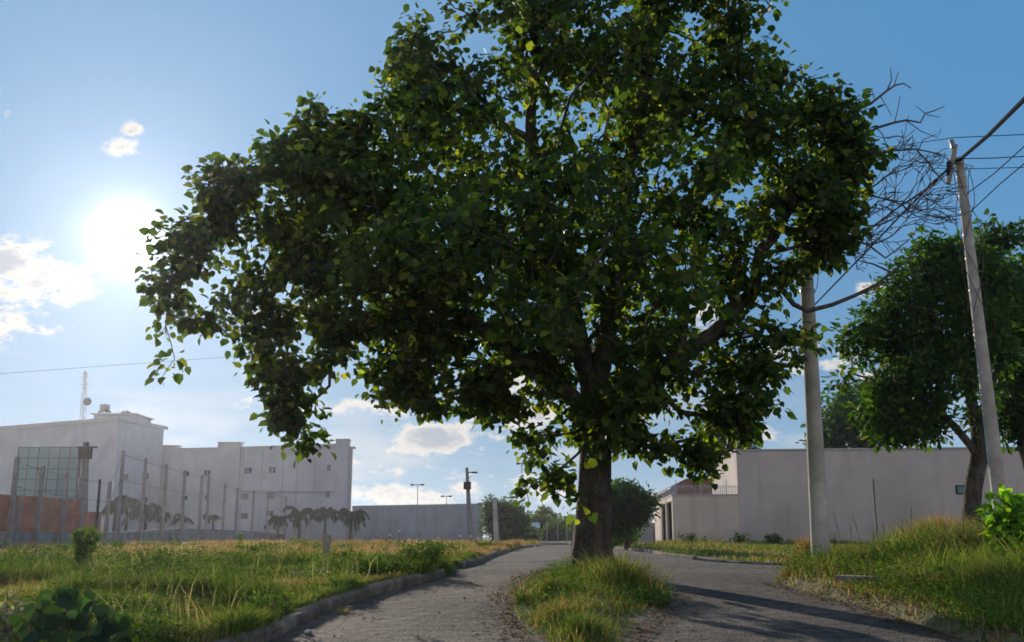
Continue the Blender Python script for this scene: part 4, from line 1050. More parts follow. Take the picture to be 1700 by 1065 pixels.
PALMS = [(192, 838, 62, 1.1, 11, 'leftmost palm of the clump beside the brick wall'), (212, 830, 64, 1.3, 13, 'tallest palm in the middle of the clump beside the brick wall'), (243, 840, 61, 1.2, 12, 'palm at the right of the clump beside the brick wall'),
         (268, 852, 66, .9, 9, 'small palm at the right edge of the clump beside the brick wall'), (303, 860, 64, .8, 9, 'small lone palm right of the left clump'), (354, 857, 66, .8, 9, 'small lone palm in front of the middle of the long building'),
         (462, 858, 70, 1.1, 11, 'leftmost palm of the far row by the corner of the long building'), (498, 848, 70, 1.25, 12, 'second palm of the far row, close to the last fence post'), (540, 852, 64, 1.35, 13, 'palm of the far row with two widely arching sides, behind the marker post'), (583, 853, 66, 1.3, 13, 'rightmost palm of the far row, in front of the grey yard wall')]
for i, p in enumerate(PALMS): palm(p[0], p[1] + (i * 5 % 4) * 1.5 - 2, p[2] + 12, p[3] * (1.0 + .3 * (i * 7 % 5) / 4), *p[4:], seed=i + 3)

# ------------------------------------------------------------------ other trees
def simple_tree(name, label, px, Yt_, trunk_px, trunk_r, bl, ntips, per, lsize, cols, wts, m=M['leaf_small'], limbs_=(), base=None, group=None, spread=.22, shape=LEAF_SMALL, twr=.005, hang=.3, gap=.25, step=.35, gsc=1.0, thick=1.1):
    r = at(px, 900, Yt_); r.z = base if base is not None else 0
    o = thing(name, label, 'tree', r, group)
    tp_ = blob_points(bl, ntips, Yt_, thick, .3, gap, gsc, int(px))
    trk = [r + Vector((0, 0, -.1))] + [at(a, b, Yt_) for a, b in trunk_px]
    sd_ = [(trk, trunk_r, trunk_r * .6)]
    for L_ in limbs_: sd_.append(([at(a, b, Yt_ + (c[0] if c else 0)) for a, b, *c in L_[0]], L_[1], L_[2]))
    tb_, E_ = grow(sd_, tp_, twr, step, .0, r.z + (trk[-1].z - r.z) * .7, .25)
    tubes_mesh('trunk', tb_[:1], M['bark'], o); 
    cr = foliage('crown', E_, per, lsize, cols, wts, m, o, spread, hang, shape)
    tubes_mesh('branches', tb_[1:], M['twig'], o)
    return o
DG = [(.022, .055, .014), (.035, .08, .018), (.055, .10, .02), (.10, .12, .02)]
simple_tree('shade_tree', 'dark spreading tree with bent trunk behind the leaning pole on the right', 1617, 23.0, [(1614, 860), (1616, 810), (1626, 760), (1622, 700)], .22,
    [(1560, 400, 45, 0), (1540, 450, 60, 0), (1600, 440, 55, .5), (1500, 520, 75, 0), (1450, 560, 55, 0), (1400, 545, 30, 0), (1580, 540, 100, 0), (1640, 480, 70, .5), (1500, 630, 85, 0), (1440, 660, 55, -.3), (1410, 640, 30, -.5), (1580, 650, 80, 0), (1480, 705, 48, -.5, 1.7), (1515, 735, 38, -.5, 1.8), (1560, 740, 45, 0, 1.6), (1640, 600, 60, 0), (1600, 760, 22, 0), (1500, 765, 18, -.5, 2), (1545, 370, 18, 0)],
    1900, 11, .18, DG, [.35, .35, .2, .08], limbs_=[([(1622, 700), (1600, 600), (1590, 500), (1570, 420)], .11, .02), ([(1626, 760), (1560, 680), (1480, 640), (1420, 620)], .08, .02), ([(1622, 700), (1660, 600), (1680, 520)], .08, .02)], base=0, spread=.28, gap=.55, gsc=1.3)
simple_tree('shade_tree', 'second dark tree cut off by the right edge of the photo, its trunk bending left', 1730, 27.0, [(1735, 850), (1718, 800), (1700, 740), (1695, 680)], .2,
    [(1660, 420, 50, 0), (1710, 430, 70, 0), (1670, 500, 60, 0), (1700, 560, 80, 0), (1690, 640, 60, 0), (1665, 690, 35, 0), (1760, 500, 90, 0), (1770, 620, 90, 0), (1640, 390, 26, 0), (1780, 420, 70, 0), (1690, 710, 35, 0)],
    1500, 12, .2, DG, [.4, .35, .18, .05], limbs_=[([(1695, 680), (1670, 620), (1650, 560)], .06, .02), ([(1700, 740), (1740, 640), (1750, 520)], .08, .02)], base=0, spread=.34)
simple_tree('background_tree', 'dark tree rising above the wall top between the two concrete poles', 1395, 64, [(1395, 820), (1395, 760)], .3, [(1390, 700, 45, 0), (1425, 690, 45, 0), (1380, 735, 35, 0), (1450, 720, 50, 0), (1400, 660, 30, 0)], 500, 10, .42, DG, [.5, .35, .12, .02], base=0, spread=.7, step=.8, twr=.012, gap=.1)
simple_tree('background_tree', 'dark tree behind the tall wall left corner, under the crown of the big tree', 1190, 70, [(1185, 830), (1185, 770)], .3, [(1205, 735, 30, 0), (1180, 738, 26, 0), (1230, 736, 20, 0), (1195, 715, 24, 0)], 500, 10, .42, DG, [.5, .35, .12, .02], base=0, spread=.7, step=.8, twr=.012, gap=.1)
simple_tree('round_bush_tree', 'dense dark rounded tree just right of the big trunk, trimmed over the pavement', 1040, 40, [(1042, 880), (1040, 850)], .12, [(1030, 835, 40, 0), (1060, 838, 30, 0), (1010, 850, 26, 0), (1035, 815, 24, .3), (1020, 868, 20, 0), (1045, 860, 26, 0), (1000, 830, 22, 0)], 750, 16, .18, DG, [.5, .35, .12, .03], base=0, spread=.3, gap=.05, limbs_=[([(1040, 850), (1020, 835)], .05, .02)])
simple_tree('street_shrub_tree', 'low green leafy shrub under the rounded tree right of the big trunk', 1030, 44, [(1030, 892), (1030, 885)], .06, [(1025, 885, 16, 0), (1040, 893, 14, 0), (1015, 897, 14, 0), (1055, 888, 9, 0)], 260, 14, .14, [(.06, .12, .02), (.10, .17, .03)], [1, 1], base=0, spread=.24, gap=0)
simple_tree('round_tree', 'round dark green tree at the right end of the grey yard wall', 840, 72, [(838, 885), (838, 868)], .2, [(825, 848, 20, 0), (845, 855, 25, 0), (860, 868, 20, 0), (815, 868, 16, 0), (835, 875, 22, 0), (855, 885, 16, 0), (812, 840, 10, 0)], 700, 16, .26, [(.035, .06, .022), (.05, .085, .03), (.075, .11, .035)], [1, 1, .4], base=0, spread=.5, step=.6, twr=.01, gap=0)
for i, (px, py, r_, Y_, l) in enumerate([(895, 872, 20, 100, 'pale far tree beside the tiny blue house'), (918, 884, 15, 92, 'low far tree behind the thin posts at the road end'), (940, 878, 20, 96, 'far tree just left of the big trunk at the road end'), (872, 888, 13, 84, 'small dark far shrub tree at the left of the road end'), (975, 872, 24, 90, 'far tree hidden mostly by the big trunk'), (905, 858, 14, 104, 'thin crowned far tree rising above the blue house'), (1005, 880, 20, 84, 'far tree just right of the big trunk')]):
    simple_tree('far_tree', l, px, Y_, [(px, 896), (px, py + 4)], .14, [(px, py, r_, 0), (px - r_ * .6, py + r_ * .4, r_ * .6, 0), (px + r_ * .6, py + r_ * .3, r_ * .6, 0)], 260, 12, .34, [(.05, .075, .03), (.07, .10, .04)], [1, 1], base=0, spread=.6, step=.8, twr=.01, gap=.2, group='far trees at the end of the road')
# ------------------------------------------------------------------ grass and weeds
def blades(name, x, y, h, w, cols, lean=.8, m=None, parent=None, wind=(.04, -.02), seed=0, z=None):
    n = len(x)
    if z is None: z = np.concatenate([ground_z(x[i:i + 100000], y[i:i + 100000]) for i in range(0, n, 100000)])
    a = RNG.random(n) * 2 * np.pi; f = RNG.random(n) * 2 * np.pi
    ln = lean * h * RNG.uniform(.2, 1.4, n)
    dx = np.cos(a) * ln + wind[0] * h; dy = np.sin(a) * ln + wind[1] * h
    sx = np.cos(f) * w / 2; sy = np.sin(f) * w / 2
    v = np.zeros((n, 5, 3)); hz_ = h * np.sqrt(np.clip(1 - (np.hypot(dx, dy) / (h * 1.6)) ** 2, .2, 1))
    v[:, 0] = np.stack([x - sx, y - sy, z - .02], 1); v[:, 1] = np.stack([x + sx, y + sy, z - .02], 1)
    v[:, 2] = np.stack([x + dx * .35 + sx * .8, y + dy * .35 + sy * .8, z + hz_ * .6], 1); v[:, 3] = np.stack([x + dx * .35 - sx * .8, y + dy * .35 - sy * .8, z + hz_ * .6], 1)
    v[:, 4] = np.stack([x + dx, y + dy, z + hz_], 1)
    L = (np.array([0, 1, 2, 3, 3, 2, 4])[None, :] + (np.arange(n) * 5)[:, None]).ravel()
    return np_mesh(name, v.reshape(-1, 3), L, np.tile([4, 3], n), m or M['grass'], parent, np.repeat(cols, 5, 0))
GR = np.array([(.095, .175, .028), (.15, .225, .042), (.235, .265, .075), (.07, .13, .025)])
DRY = np.array([(.36, .22, .11), (.42, .29, .16), (.29, .165, .075), (.42, .33, .21)])
def gcols(n, dry):
    g = GR[RNG.integers(0, 4, n)]; d = DRY[RNG.integers(0, 4, n)]
    s = (RNG.random(n) < dry)[:, None]
    return np.where(s, d, g) * RNG.uniform(.65, 1.3, (n, 1))

# the field on the left
n = 330000
u = RNG.random(n); Y_ = 6.2 * (66 / 6.2) ** (u ** .92)
kx = np.interp(Y_, [p[1] for p in LEFT], [p[0] for p in LEFT])
xl = -(.545 * Y_ + .6); X_ = xl + (kx - .03 - xl) * RNG.random(n)
ok = (X_ > -13.1 - .064 * Y_ + .1)
dens = fbm(X_ * .55, Y_ * .55, 41) + .3 * (fbm(X_ * 2.2, Y_ * 2.2, 42) - .5)
px_ = 850 + 1700 * X_ / Y_
bare = (np.exp(-((px_ - 330) / 170) ** 2 - ((Y_ - 17) / 4) ** 2) * .13 + np.exp(-((px_ - 420) / 150) ** 2 - ((Y_ - 11.5) / 1.0) ** 2) * .16)
ok &= (dens - bare > .41) | (RNG.random(n) < .25)
X_, Y_, dens, px_ = X_[ok], Y_[ok], dens[ok], px_[ok]
ye = 6.5 * (45 / 6.5) ** RNG.random(26000); xe = np.interp(ye, [p[1] for p in LEFT], [p[0] for p in LEFT]) - .02 - np.abs(RNG.normal(0, .09, len(ye)))
ke = noise2(ye * 1.4, ye * .3, 55) > .38; xe, ye = xe[ke], ye[ke]
X_ = np.concatenate([X_, xe]); Y_ = np.concatenate([Y_, ye]); dens = np.concatenate([dens, np.full(len(xe), .62)]); px_ = 850 + 1700 * X_ / Y_
n = len(X_)
cl = noise2(X_ * 1.6, Y_ * 1.6, 52)
hh = (.025 + .12 * np.clip(dens - .3, 0, 1) + .13 * sstep(.55, .8, cl) + .07 * sstep(.6, .7, noise2(X_ * .35, Y_ * .35, 51))) * RNG.uniform(.5, 1.5, n) * (1 - .42 * sstep(12, 15, Y_) * sstep(36, 28, Y_))
dry = .10 + .82 * sstep(16, 22, Y_) * sstep(.26, .42, fbm(X_ * .25, Y_ * .12, 61)) + .35 * sstep(.5, .62, noise2(X_ * .5, Y_ * .5, 62)) - .5 * sstep(640, 720, px_) * sstep(810, 780, px_) * (Y_ > 15) * (Y_ < 40)
tag(blades('field_grass', X_, Y_, hh, .009 * np.maximum(1, Y_ / 10), gcols(n, np.clip(dry - .4 * sstep(.5, .75, cl) * (Y_ < 17), .03, .92)) * (.5 + 1.0 * fbm(X_ * 1.3, Y_ * 1.3, 57))[:, None], m=M['grass']), kind='stuff')

def region(poly, n, dens_fn=None):
    P = np.array(poly); lo = P.min(0); hi = P.max(0)
    x = RNG.uniform(lo[0], hi[0], n); y = RNG.uniform(lo[1], hi[1], n)
    k = poly_dist(x, y, poly) < -.02
    return x[k], y[k]
# right verge, tall
VP = VERGE[3:-1] + [(9.5, 6.5), (16, 20.5), xy(1400, 19.4)]
x, y = region(VP, 330000)
keep = RNG.random(len(x)) < np.clip(9 / y, 0, 1) ** 1.3
x, y = x[keep], y[keep]
de = -poly_dist(x, y, VERGE); nn = fbm(x * .8, y * .8, 71)
h = (.09 + .31 * sstep(.1, 1.6, de) * (.3 + nn * 1.1)) * RNG.uniform(.45, 1.25, len(x))
k2 = RNG.random(len(x)) < (.3 + .7 * sstep(-.02, .22, de)) * (.25 + .6 * sstep(.3, .55, nn)); x, y, h, nn, de = x[k2], y[k2], h[k2], nn[k2], de[k2]; h = h * (.45 + 1.1 * noise2(x * 2.2, y * 2.2, 172))
tag(blades('verge_grass', x, y, h, .010 * np.maximum(1, y / 11), gcols(len(x), np.clip(.04 + .5 * sstep(14, 17.5, y) + .3 * sstep(.5, .62, fbm(x * .6, y * .6, 171)) + .3 * sstep(.4, 0, de), 0, .9)) * (.5 + 1.0 * fbm(x * 1.5, y * 1.5, 58))[:, None], .85), kind='stuff')
# strip of low green before the long wall
FV = [tuple(p) for p in FK[1:]] + [(40, 49), xy(1000, 50)]
x, y = region(FV, 90000); k2 = fbm(x * .5, y * .5, 77) > .36; x, y = x[k2], y[k2]
dw = np.exp(-((y - 46.5) / 2.5) ** 2)
tag(blades('kerbside_grass', x, y, (.06 + .12 * fbm(x * .6, y * .6, 78) + .15 * dw * (noise2(x * .7, y * .1, 5) > .5)) * RNG.uniform(.5, 1.4, len(x)), .03 * np.ones(len(x)), gcols(len(x), .15 + .25 * (noise2(x * .4, y * .4, 79) > .55))), kind='stuff')
# island
IS2 = ISLAND
x, y = region(IS2, 34000); di = -poly_dist(x, y, IS2); nn = fbm(x * 1.6, y * 1.6, 81)
pxx = 850 + 1700 * x / y
tall = sstep(10.3, 11.5, y) * sstep(14.6, 13.2, y)
ok = RNG.random(len(x)) < (.12 + .88 * sstep(.34, .5, nn)) * (.8 + .2 * tall); x, y, nn, di, tall, pxx = x[ok], y[ok], nn[ok], di[ok], tall[ok], pxx[ok]
h = (.04 + .11 * nn + .13 * tall * sstep(0, .3, di) * (.2 + nn) * (.12 + .88 * sstep(975, 1015, pxx))) * RNG.uniform(.5, 1.35, len(x))
tag(blades('island_grass', x, y, h, .007 * np.ones(len(x)), gcols(len(x), np.clip(.08 + .22 * (1 - tall), 0, 1)), .85), kind='stuff')

# broad low weeds growing in the grass
def weeds(name, cx, cy, hmax, per, ls, cols, spread=.12):
    n = len(cx) * per; X = np.repeat(cx, per) + RNG.normal(0, spread, n); Yv = np.repeat(cy, per) + RNG.normal(0, spread, n)
    k = poly_dist(X, Yv, ROAD) > .02
    kk = poly_dist(X, Yv, ISLAND) < -.02
    k |= kk; X, Yv = X[k], Yv[k]; hm = np.repeat(hmax, per)[k]; n = len(X)
    Z = ground_z(X, Yv) + hm * RNG.random(n) ** .8
    d = RNG.normal(size=(n, 3)) * np.array([1, 1, .35]); nr = RNG.normal(size=(n, 3)) * .4 + np.array([0, 0, 1])
    sz = np.repeat(ls, per)[k] * RNG.uniform(.6, 1.3, n)
    return tag(leaf_mesh(name, np.stack([X, Yv, Z], 1), d, nr, sz, palette(n, cols, [1] * len(cols), .25), M['grass'], None, LEAF_SMALL), kind='stuff')
n = 5200; Yv = 6.5 * (40 / 6.5) ** RNG.random(n); kx = np.interp(Yv, [p[1] for p in LEFT], [p[0] for p in LEFT]); Xv = -(.545 * Yv) + (kx + .545 * Yv) * RNG.random(n)
k = (fbm(Xv * .9, Yv * .9, 91) > .45 + .25 * sstep(14, 19, Yv)) & (Xv > -13.0 - .064 * Yv); Xv, Yv = Xv[k], Yv[k]
weeds('field_weeds', Xv, Yv, RNG.uniform(.05, .30, len(Xv)), 34, .042 * np.maximum(1, Yv / 12), [(.07, .14, .022), (.11, .19, .03), (.05, .10, .02)], .13)
x, y = region(VP, 6500); k = (fbm(x * .9, y * .9, 95) > .44) & (y < 17); x, y = x[k], y[k]
weeds('verge_weeds', x, y, RNG.uniform(.1, .34, len(x)), 30, .04 * np.ones(len(x)), [(.07, .14, .022), (.11, .18, .03)], .12)
x, y = region(IS2, 900); k = (y > 10.2) | (RNG.random(len(x)) < .35); x, y = x[k], y[k]
weeds('island_weeds', x, y, RNG.uniform(.06, .26, len(x)), 26, .035 * np.ones(len(x)), [(.07, .14, .022), (.12, .20, .03)], .1)
# pale dry stalks sticking out of the field
yq = 7.0 * (30 / 7.0) ** RNG.random(360); kq = np.interp(yq, [p[1] for p in LEFT], [p[0] for p in LEFT]); xq = -(.53 * yq) + (kq - .1 + .53 * yq) * RNG.random(360)
tag(blades('dry_stalks', xq, yq, RNG.uniform(.18, .42, 360), .006 * np.maximum(1, yq / 11), np.array([(.5, .43, .28)]) * RNG.uniform(.6, 1.2, (360, 1)), .5), kind='stuff')
# dry fallen leaves along the right verge edge and round the island
ed = []
for a, b in list(zip(VERGE[4:-1], VERGE[5:])) + list(zip(ISLAND, ISLAND[1:])):
    L = math.hypot(b[0] - a[0], b[1] - a[1])
    for k in range(int(L * 260)):
        t = random.random(); o_ = random.gauss(.0, .16); ed.append((a[0] + (b[0] - a[0]) * t + o_, a[1] + (b[1] - a[1]) * t + random.gauss(0, .14)))
ed += [(random.uniform(-2, 5), random.uniform(6.5, 26)) for k in range(700)]
ed = np.array(ed); inr = (poly_dist(ed[:, 0], ed[:, 1], ROAD) < 0) & (poly_dist(ed[:, 0], ed[:, 1], ISLAND) > 0)
ez = np.where(inr, road_z(ed[:, 0], ed[:, 1]), ground_z(ed[:, 0], ed[:, 1])) + .012; n = len(ed)
d = RNG.normal(size=(n, 3)) * np.array([1, 1, .12]); nr = RNG.normal(size=(n, 3)) * .25 + np.array([0, 0, 1])
tag(leaf_mesh('fallen_leaves', np.stack([ed[:, 0], ed[:, 1], ez], 1), d, nr, RNG.uniform(.02, .06, n), palette(n, [(.16, .09, .04), (.24, .15, .07), (.10, .06, .03)], [1, 1, 1], .3), M['grass'], None, LEAF_SMALL), kind='stuff')

# ------------------------------------------------------------------ single plants
def gz(x, y): return float(ground_z(np.array([x]), np.array([y]))[0])
def bush(name, label, cat, px, Y, w, h, n, ls, cols, m='grass', shape=LEAF_SMALL, stems=9, group=None, hang=.0, flat=.6, seed=0, top=None):
    x = xy(px, Y)[0]; z = gz(x, Y); o = thing(name, label, cat, (x, Y, z), group)
    rg = np.random.default_rng(seed + int(px)); tb = []; pos = []; dr = []
    for k in range(stems):
        a_ = rg.random() * 2 * np.pi; rr_ = w * .5 * rg.random() ** .5; hh_ = h * rg.uniform(.6, 1) * (1 - .3 * (rr_ / (w * .5)) ** 2)
        P = [(x + math.cos(a_) * rr_ * t ** .8, Y + math.sin(a_) * rr_ * t ** .8, z - .03 + (hh_ + .03) * t) for t in np.linspace(0, 1, 6)]
        tb.append((P, list(np.linspace(.009, .003, 6) * max(1, h / .5))))
        for j in range(n // stems):
            t = 1 - .8 * rg.random() ** 1.5; i = t * 5; i0 = min(int(i), 4); p = np.array(P[i0]) * (1 - (i - i0)) + np.array(P[i0 + 1]) * (i - i0)
            q = rg.normal(size=3); q /= np.linalg.norm(q); pos.append(p + q * w * .10 * rg.random()); dr.append(q * np.array([1, 1, flat]) + np.array([0, 0, .25 - hang]))
    pos = np.array(pos); n_ = len(pos); nr = rg.normal(size=(n_, 3)) * .5 + np.array([0, 0, 1])
    leaf_mesh('foliage', pos, np.array(dr), nr, ls * rg.uniform(.6, 1.25, n_), palette(n_, cols, [1] * len(cols), .2), M[m], o, shape)
    tubes_mesh('stems', tb, M['twig'], o)
    return o
G1 = [(.05, .11, .02), (.08, .15, .025), (.11, .19, .03)]; G2 = [(.10, .19, .025), (.15, .25, .035), (.07, .14, .02)]; G3 = [(.03, .065, .018), (.045, .09, .02)]
bush('sapling', 'bright green upright young shrub growing alone in the left of the field', 'shrub', 137, 13.6, .42, .72, 620, .06, G2, stems=7, shape=LEAF_HEART)
bush('weed_bush', 'dark feathery weed bush at the field edge beside the kerb, largest near the driveway gap', 'bush', 702, 14.3, .62, .42, 900, .05, G1, stems=26)
bush('weed_bush', 'low green weed mound between the feathery bush and the marker post', 'bush', 632, 13.2, .9, .26, 900, .05, G1, stems=26)
bush('weed_bush', 'low dark mound of weeds at the foot of the marker post', 'bush', 570, 15.8, .6, .2, 700, .05, G1, stems=22)
bush('weed_bush', 'green leafy mound in the middle of the field', 'bush', 440, 19, 1.0, .26, 600, .07, G1, stems=20)
bush('weed_bush', 'small green weed clump close to the kerb at the bottom', 'bush', 455, 9.3, .5, .17, 500, .04, G2, stems=18)
bush('weed_bush', 'grey green weed clump in the near middle of the field', 'bush', 335, 10.6, .5, .2, 450, .04, G1, stems=18)
bush('weed_bush', 'dark low patch of weeds left of the sapling foot', 'bush', 60, 13, .9, .22, 600, .05, G1, stems=20)
bush('weed_bush', 'dark low weeds just right of the sapling', 'bush', 245, 14.5, .6, .26, 500, .05, G1, stems=20)
bush('tall_weed', 'tall thin pale weed spike standing in the far field', 'weed', 398, 24, .14, .62, 70, .08, G2, stems=2)
bush('tall_weed', 'small grey weed spike left of the tall pale one', 'weed', 197, 22, .14, .42, 60, .07, G2, stems=2)
bush('leafy_shrub', 'bright green broad leaved shrub at the right edge under the leaning pole', 'shrub', 1680, 12.5, .95, .85, 900, .10, G2, shape=LEAF_HEART, stems=18, m='leaf')
bush('leafy_shrub', 'dark green low shrub in front of the bright one at the right edge', 'shrub', 1715, 11.4, .8, .5, 500, .08, G3, shape=LEAF_HEART, stems=14, m='leaf')
bush('wall_weed', 'dark weed clump against the long wall left of the nearer concrete pole', 'weed', 1287, 45, .9, .55, 400, .12, G3, stems=14)
bush('wall_weed', 'dark weed clump against the low yard wall near its street corner', 'weed', 1142, 47, .9, .62, 300, .12, G3, stems=14)
bush('wall_weed', 'green weed clump against the long wall, middle one of three', 'weed', 1228, 46, .9, .5, 300, .12, G1, stems=14)
bush('wall_weed', 'green creeping weed at the foot of the yard wall, second from the corner', 'weed', 1165, 46, .9, .35, 300, .12, G2, stems=14)
bush('dark_bush', 'dark rounded bush behind the tall grass before the long wall', 'bush', 1505, 22, .9, .55, 700, .07, G3, stems=22)
bush('dark_bush', 'dark weeds at the foot of the bent tree trunk on the right', 'bush', 1590, 21.5, .7, .5, 500, .07, G3, stems=20)
bush('island_shrub', 'small bright leafy weed right of the big trunk foot on the island', 'weed', 1030, 12.9, .4, .34, 420, .06, G2, stems=12)
bush('island_shrub', 'dark leafy weed clump at the right rim of the island', 'weed', 1082, 10.5, .34, .26, 400, .05, G1, stems=12)
def tuft(name, label, px, Y, w, h, n, dry, lean=.9, bw=.008):
    x = xy(px, Y)[0]; r = w * .25 * np.abs(RNG.normal(size=n)); a_ = RNG.random(n) * 2 * np.pi
    X = x + r * np.cos(a_); Yv = Y + r * np.sin(a_); z = ground_z(X, Yv)
    o = blades(name, X, Yv, h * RNG.uniform(.5, 1.15, n), np.full(n, bw), gcols(n, dry), lean, z=z)
    return tag(o, label, 'grass tuft')
tuft('grass_tuft', 'big tuft of long arching pale grass on the island right of the trunk', 1035, 11.6, .9, .46, 1100, .2)
tuft('grass_tuft', 'long thin grass tuft at the left shoulder of the island in front of the trunk', 915, 11.2, .4, .2, 500, .3, .9, .012)
tuft('grass_tuft', 'bright green spiky tuft at the near end of the island', 968, 8.3, .45, .22, 900, .1)
tuft('grass_tuft', 'loose pale dry tuft in the middle of the island between its two greener ends', 925, 9.3, .6, .2, 500, .5)
tuft('grass_tuft', 'small wiry tuft on the left tip of the island', 868, 10.8, .3, .28, 160, .5)
tuft('grass_tuft', 'large orange dry tuft in front of the bent tree on the right', 1552, 17.6, 1.1, .62, 2600, .97, .5)
tuft('grass_tuft', 'orange dry tuft just left of the nearer concrete pole foot', 1338, 16.8, .6, .42, 1200, .9, .5)
tuft('grass_tuft', 'tall thin green tuft by the nearer concrete pole, on its right', 1420, 14.5, .8, .34, 900, .3)
tuft('grass_tuft', 'bushy bright green tuft in the near right corner of the verge', 1640, 10.2, .9, .42, 1600, .15)
tuft('grass_tuft', 'dark pointed tuft at the kerb edge near the bottom of the left road', 575, 10.0, .2, .12, 160, .6)
# thin seed stalks standing over the verge
sp = [(1397, 14.6, 1.0), (1430, 15.5, .85), (1492, 17, .8), (1470, 15, .7), (1352, 16, .75), (1380, 15.2, .6), (1512, 16, .9), (1640, 15, .9), (1600, 13, .8), (1448, 14, .62)]
P = []
for i, (px, Y, h) in enumerate([(a, b, c * .78) for a, b, c in sp] + [(a + 17, b + .8, c * .6) for a, b, c in sp]):
    x = xy(px, Y)[0]; z = gz(x, Y); dx = random.uniform(-.12, .12)
    pts = [(x + dx * t * t, Y, z + h * t) for t in np.linspace(0, 1, 7)]; P.append((pts, [.003, .003, .003, .002, .004, .005, .002]))
m1 = tubes_mesh('seed_stalks', P, M['deadwood'], None); tag(m1, kind='stuff')

# white seed heads on thin stalks over the field
fl = thing
heads = [(305, 901, 24, 'lone white flower head on the left, in front of the grey block wall'), (567, 902, 27, 'white flower head right of the marker post, first of the pair near it'), (601, 898, 28, 'white flower head right of the marker post, second of the pair near it'), (647, 888, 30, 'white flower head just left of the highest one'), (663, 881, 30, 'highest white flower head over the dry grass'),
         (727, 893, 36, 'small white flower head in front of the grey yard wall, middle of it'), (764, 889, 36, 'white flower head just left of the slim dark pole foot'), (781, 890, 34, 'white flower head at the slim dark pole foot'), (793, 893, 34, 'white flower head just right of the slim dark pole foot'), (808, 887, 38, 'rightmost white flower head, by the round dark tree'), (380, 930, 18, 'low white flower head in the brown patch of the field')]
for px, py, Y, l in heads:
    c = at(px, py, Y); z = gz(c.x, Y); o = thing('flower', 'dry ' + l if False else l, 'flower', (c.x, Y, z), 'white flower heads over the field')
    MB().tube([(c.x + .03, Y, z), (c.x + .01, Y, (z + c.z) / 2), (c.x, Y, c.z)], .008, 5).build('stem', M['twig'], o)
    n_ = 46; q = RNG.normal(size=(n_, 3)); q /= np.linalg.norm(q, axis=1, keepdims=True)
    leaf_mesh('flower_head', np.tile(np.array(c), (n_, 1)), q * np.array([1.3, 1, .8]), RNG.normal(size=(n_, 3)), RNG.uniform(.035, .06, n_) * Y / 34, np.full((n_, 3), .8), M['white'], o, LEAF_SMALL)

# the near dark plant with round leaves at the lower left
o = thing('round_leaf_plant', 'dark plant with big glossy round leaves in the bottom left corner', 'plant', (xy(110, 5.6)[0], 5.6, gz(xy(110, 5.6)[0], 5.6)))
Yp = 5.6; tips_p = [(95, 985, 0), (130, 978, .1), (70, 1000, -.1), (160, 1000, 0), (190, 1020, -.1), (45, 1020, 0), (110, 1010, -.25), (150, 1040, -.2), (80, 1045, -.3), (180, 1060, 0), (50, 1075, -.1), (120, 1070, -.3), (200, 1050, .1), (100, 975, .2), (165, 1080, -.2)]
tb = []; pos = []; dr = []; nr = []
r0 = Vector(o.location)
for (px, py, dy) in tips_p:
    t = at(px, py, Yp + dy); mid = r0.lerp(t, .55) + Vector((0, 0, .10)); pts = [r0.lerp(mid, k / 3) for k in range(3)] + [mid.lerp(t, k / 3) for k in range(4)]
    tb.append((pts, list(np.linspace(.011, .005, len(pts)))))
    ax = (t - mid).normalized()
    for k in range(6):
        a_ = k * 2.4 + px; s = .04 + .02 * (k % 3); d_ = Vector((math.cos(a_), math.sin(a_), -.25)) + ax * .35
        pos.append(t - ax * .012 * k + d_ * s * .5); dr.append(Vector((d_.x, d_.y * .4 - .15, -.55 - .2 * random.random()))); nr.append(Vector((random.gauss(0, .8), -.8, .6 + random.gauss(0, .5))))
RL = (np.array([(0, 0, 0), (-.30, .12, .03), (-.46, .42, .05), (-.36, .78, .03), (0, 1, -.06), (.36, .78, .03), (.46, .42, .05), (.30, .12, .03), (0, .5, -.04)]), np.array([0, 7, 8, 7, 6, 8, 6, 5, 8, 5, 4, 8, 4, 3, 8, 3, 2, 8, 2, 1, 8, 1, 0, 8]), np.full(8, 3))
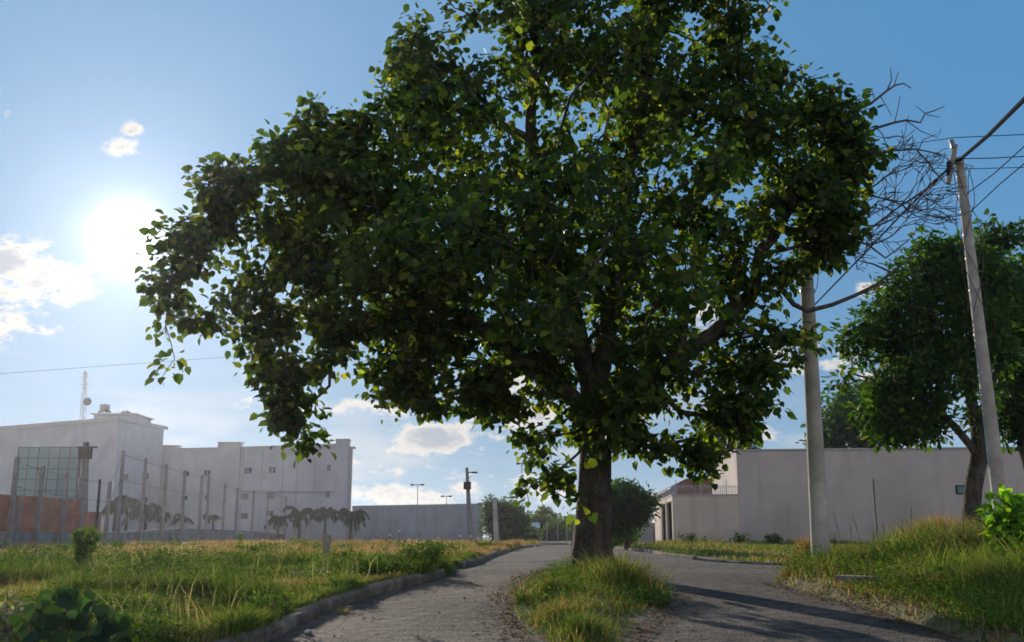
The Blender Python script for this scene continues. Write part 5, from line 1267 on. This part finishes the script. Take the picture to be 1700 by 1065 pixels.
n_ = len(pos); leaf_mesh('leaves', np.array(pos), np.array(dr), np.array(nr), RNG.uniform(.06, .125, n_), palette(n_, [(.014, .038, .016), (.028, .07, .025), (.04, .085, .03)], [1, 1, 1], .25), M['leaf_matte'], o, RL)
tubes_mesh('stems', tb, M['twig'], o)
# pale dead weed beside it
bush('dry_weed', 'pale grey dried weed leaning at the lower left edge', 'weed', 28, 7.2, .35, .42, 260, .06, [(.30, .28, .22), (.2, .22, .12)], stems=7)

# pebbles and litter
for i, (px, py, s, l) in enumerate([(512, 1046, .035, 'small pale stone on the asphalt beside the near left kerb'), (578, 1000, .06, 'brown clod on the left kerb by the dark tuft'), (1010, 1003, .03, 'tiny stone at the right side of the island front'), (888, 905.5, .07, 'white speck of litter on the far road crest'), (846, 910, .05, 'pale stone by the far left kerb end'), (925, 1012, .02, 'whitish chip of stone in the island soil')]):
    x, y = hit(px, py + 2, .02); me = bpy.data.meshes.new('stone'); 
    import bmesh
    bm = bmesh.new(); bmesh.ops.create_icosphere(bm, subdivisions=2, radius=s)
    for v in bm.verts: v.co *= 1 + .25 * math.sin(v.co.x * 90 + i) * math.cos(v.co.y * 70 + v.co.z * 60); v.co.z *= .6
    bm.to_mesh(me); bm.free(); me.materials.append(M['white'] if 'white' in l else M['stone']); o = bpy.data.objects.new('stone', me); link(o); o.location = (x, y, (gz(x, y) if ('kerb by' in l or 'soil' in l) else float(base_z(x, y))) + s * .45); tag(o, l, 'stone')

# ------------------------------------------------------------------ the air
m = bpy.data.materials.new('haze'); m.use_nodes = True; m.node_tree.nodes.clear()
vo = m.node_tree.nodes.new('ShaderNodeVolumePrincipled'); ou = m.node_tree.nodes.new('ShaderNodeOutputMaterial')
vo.inputs['Color'].default_value = (.86, .90, 1, 1); vo.inputs['Density'].default_value = HAZE; vo.inputs['Anisotropy'].default_value = .78
m.node_tree.links.new(vo.outputs[0], ou.inputs['Volume'])
hb_ = MB().box(-640, 640, -80, 920, -4.0, 16.0); tag(hb_.build('haze', m), kind='stuff')
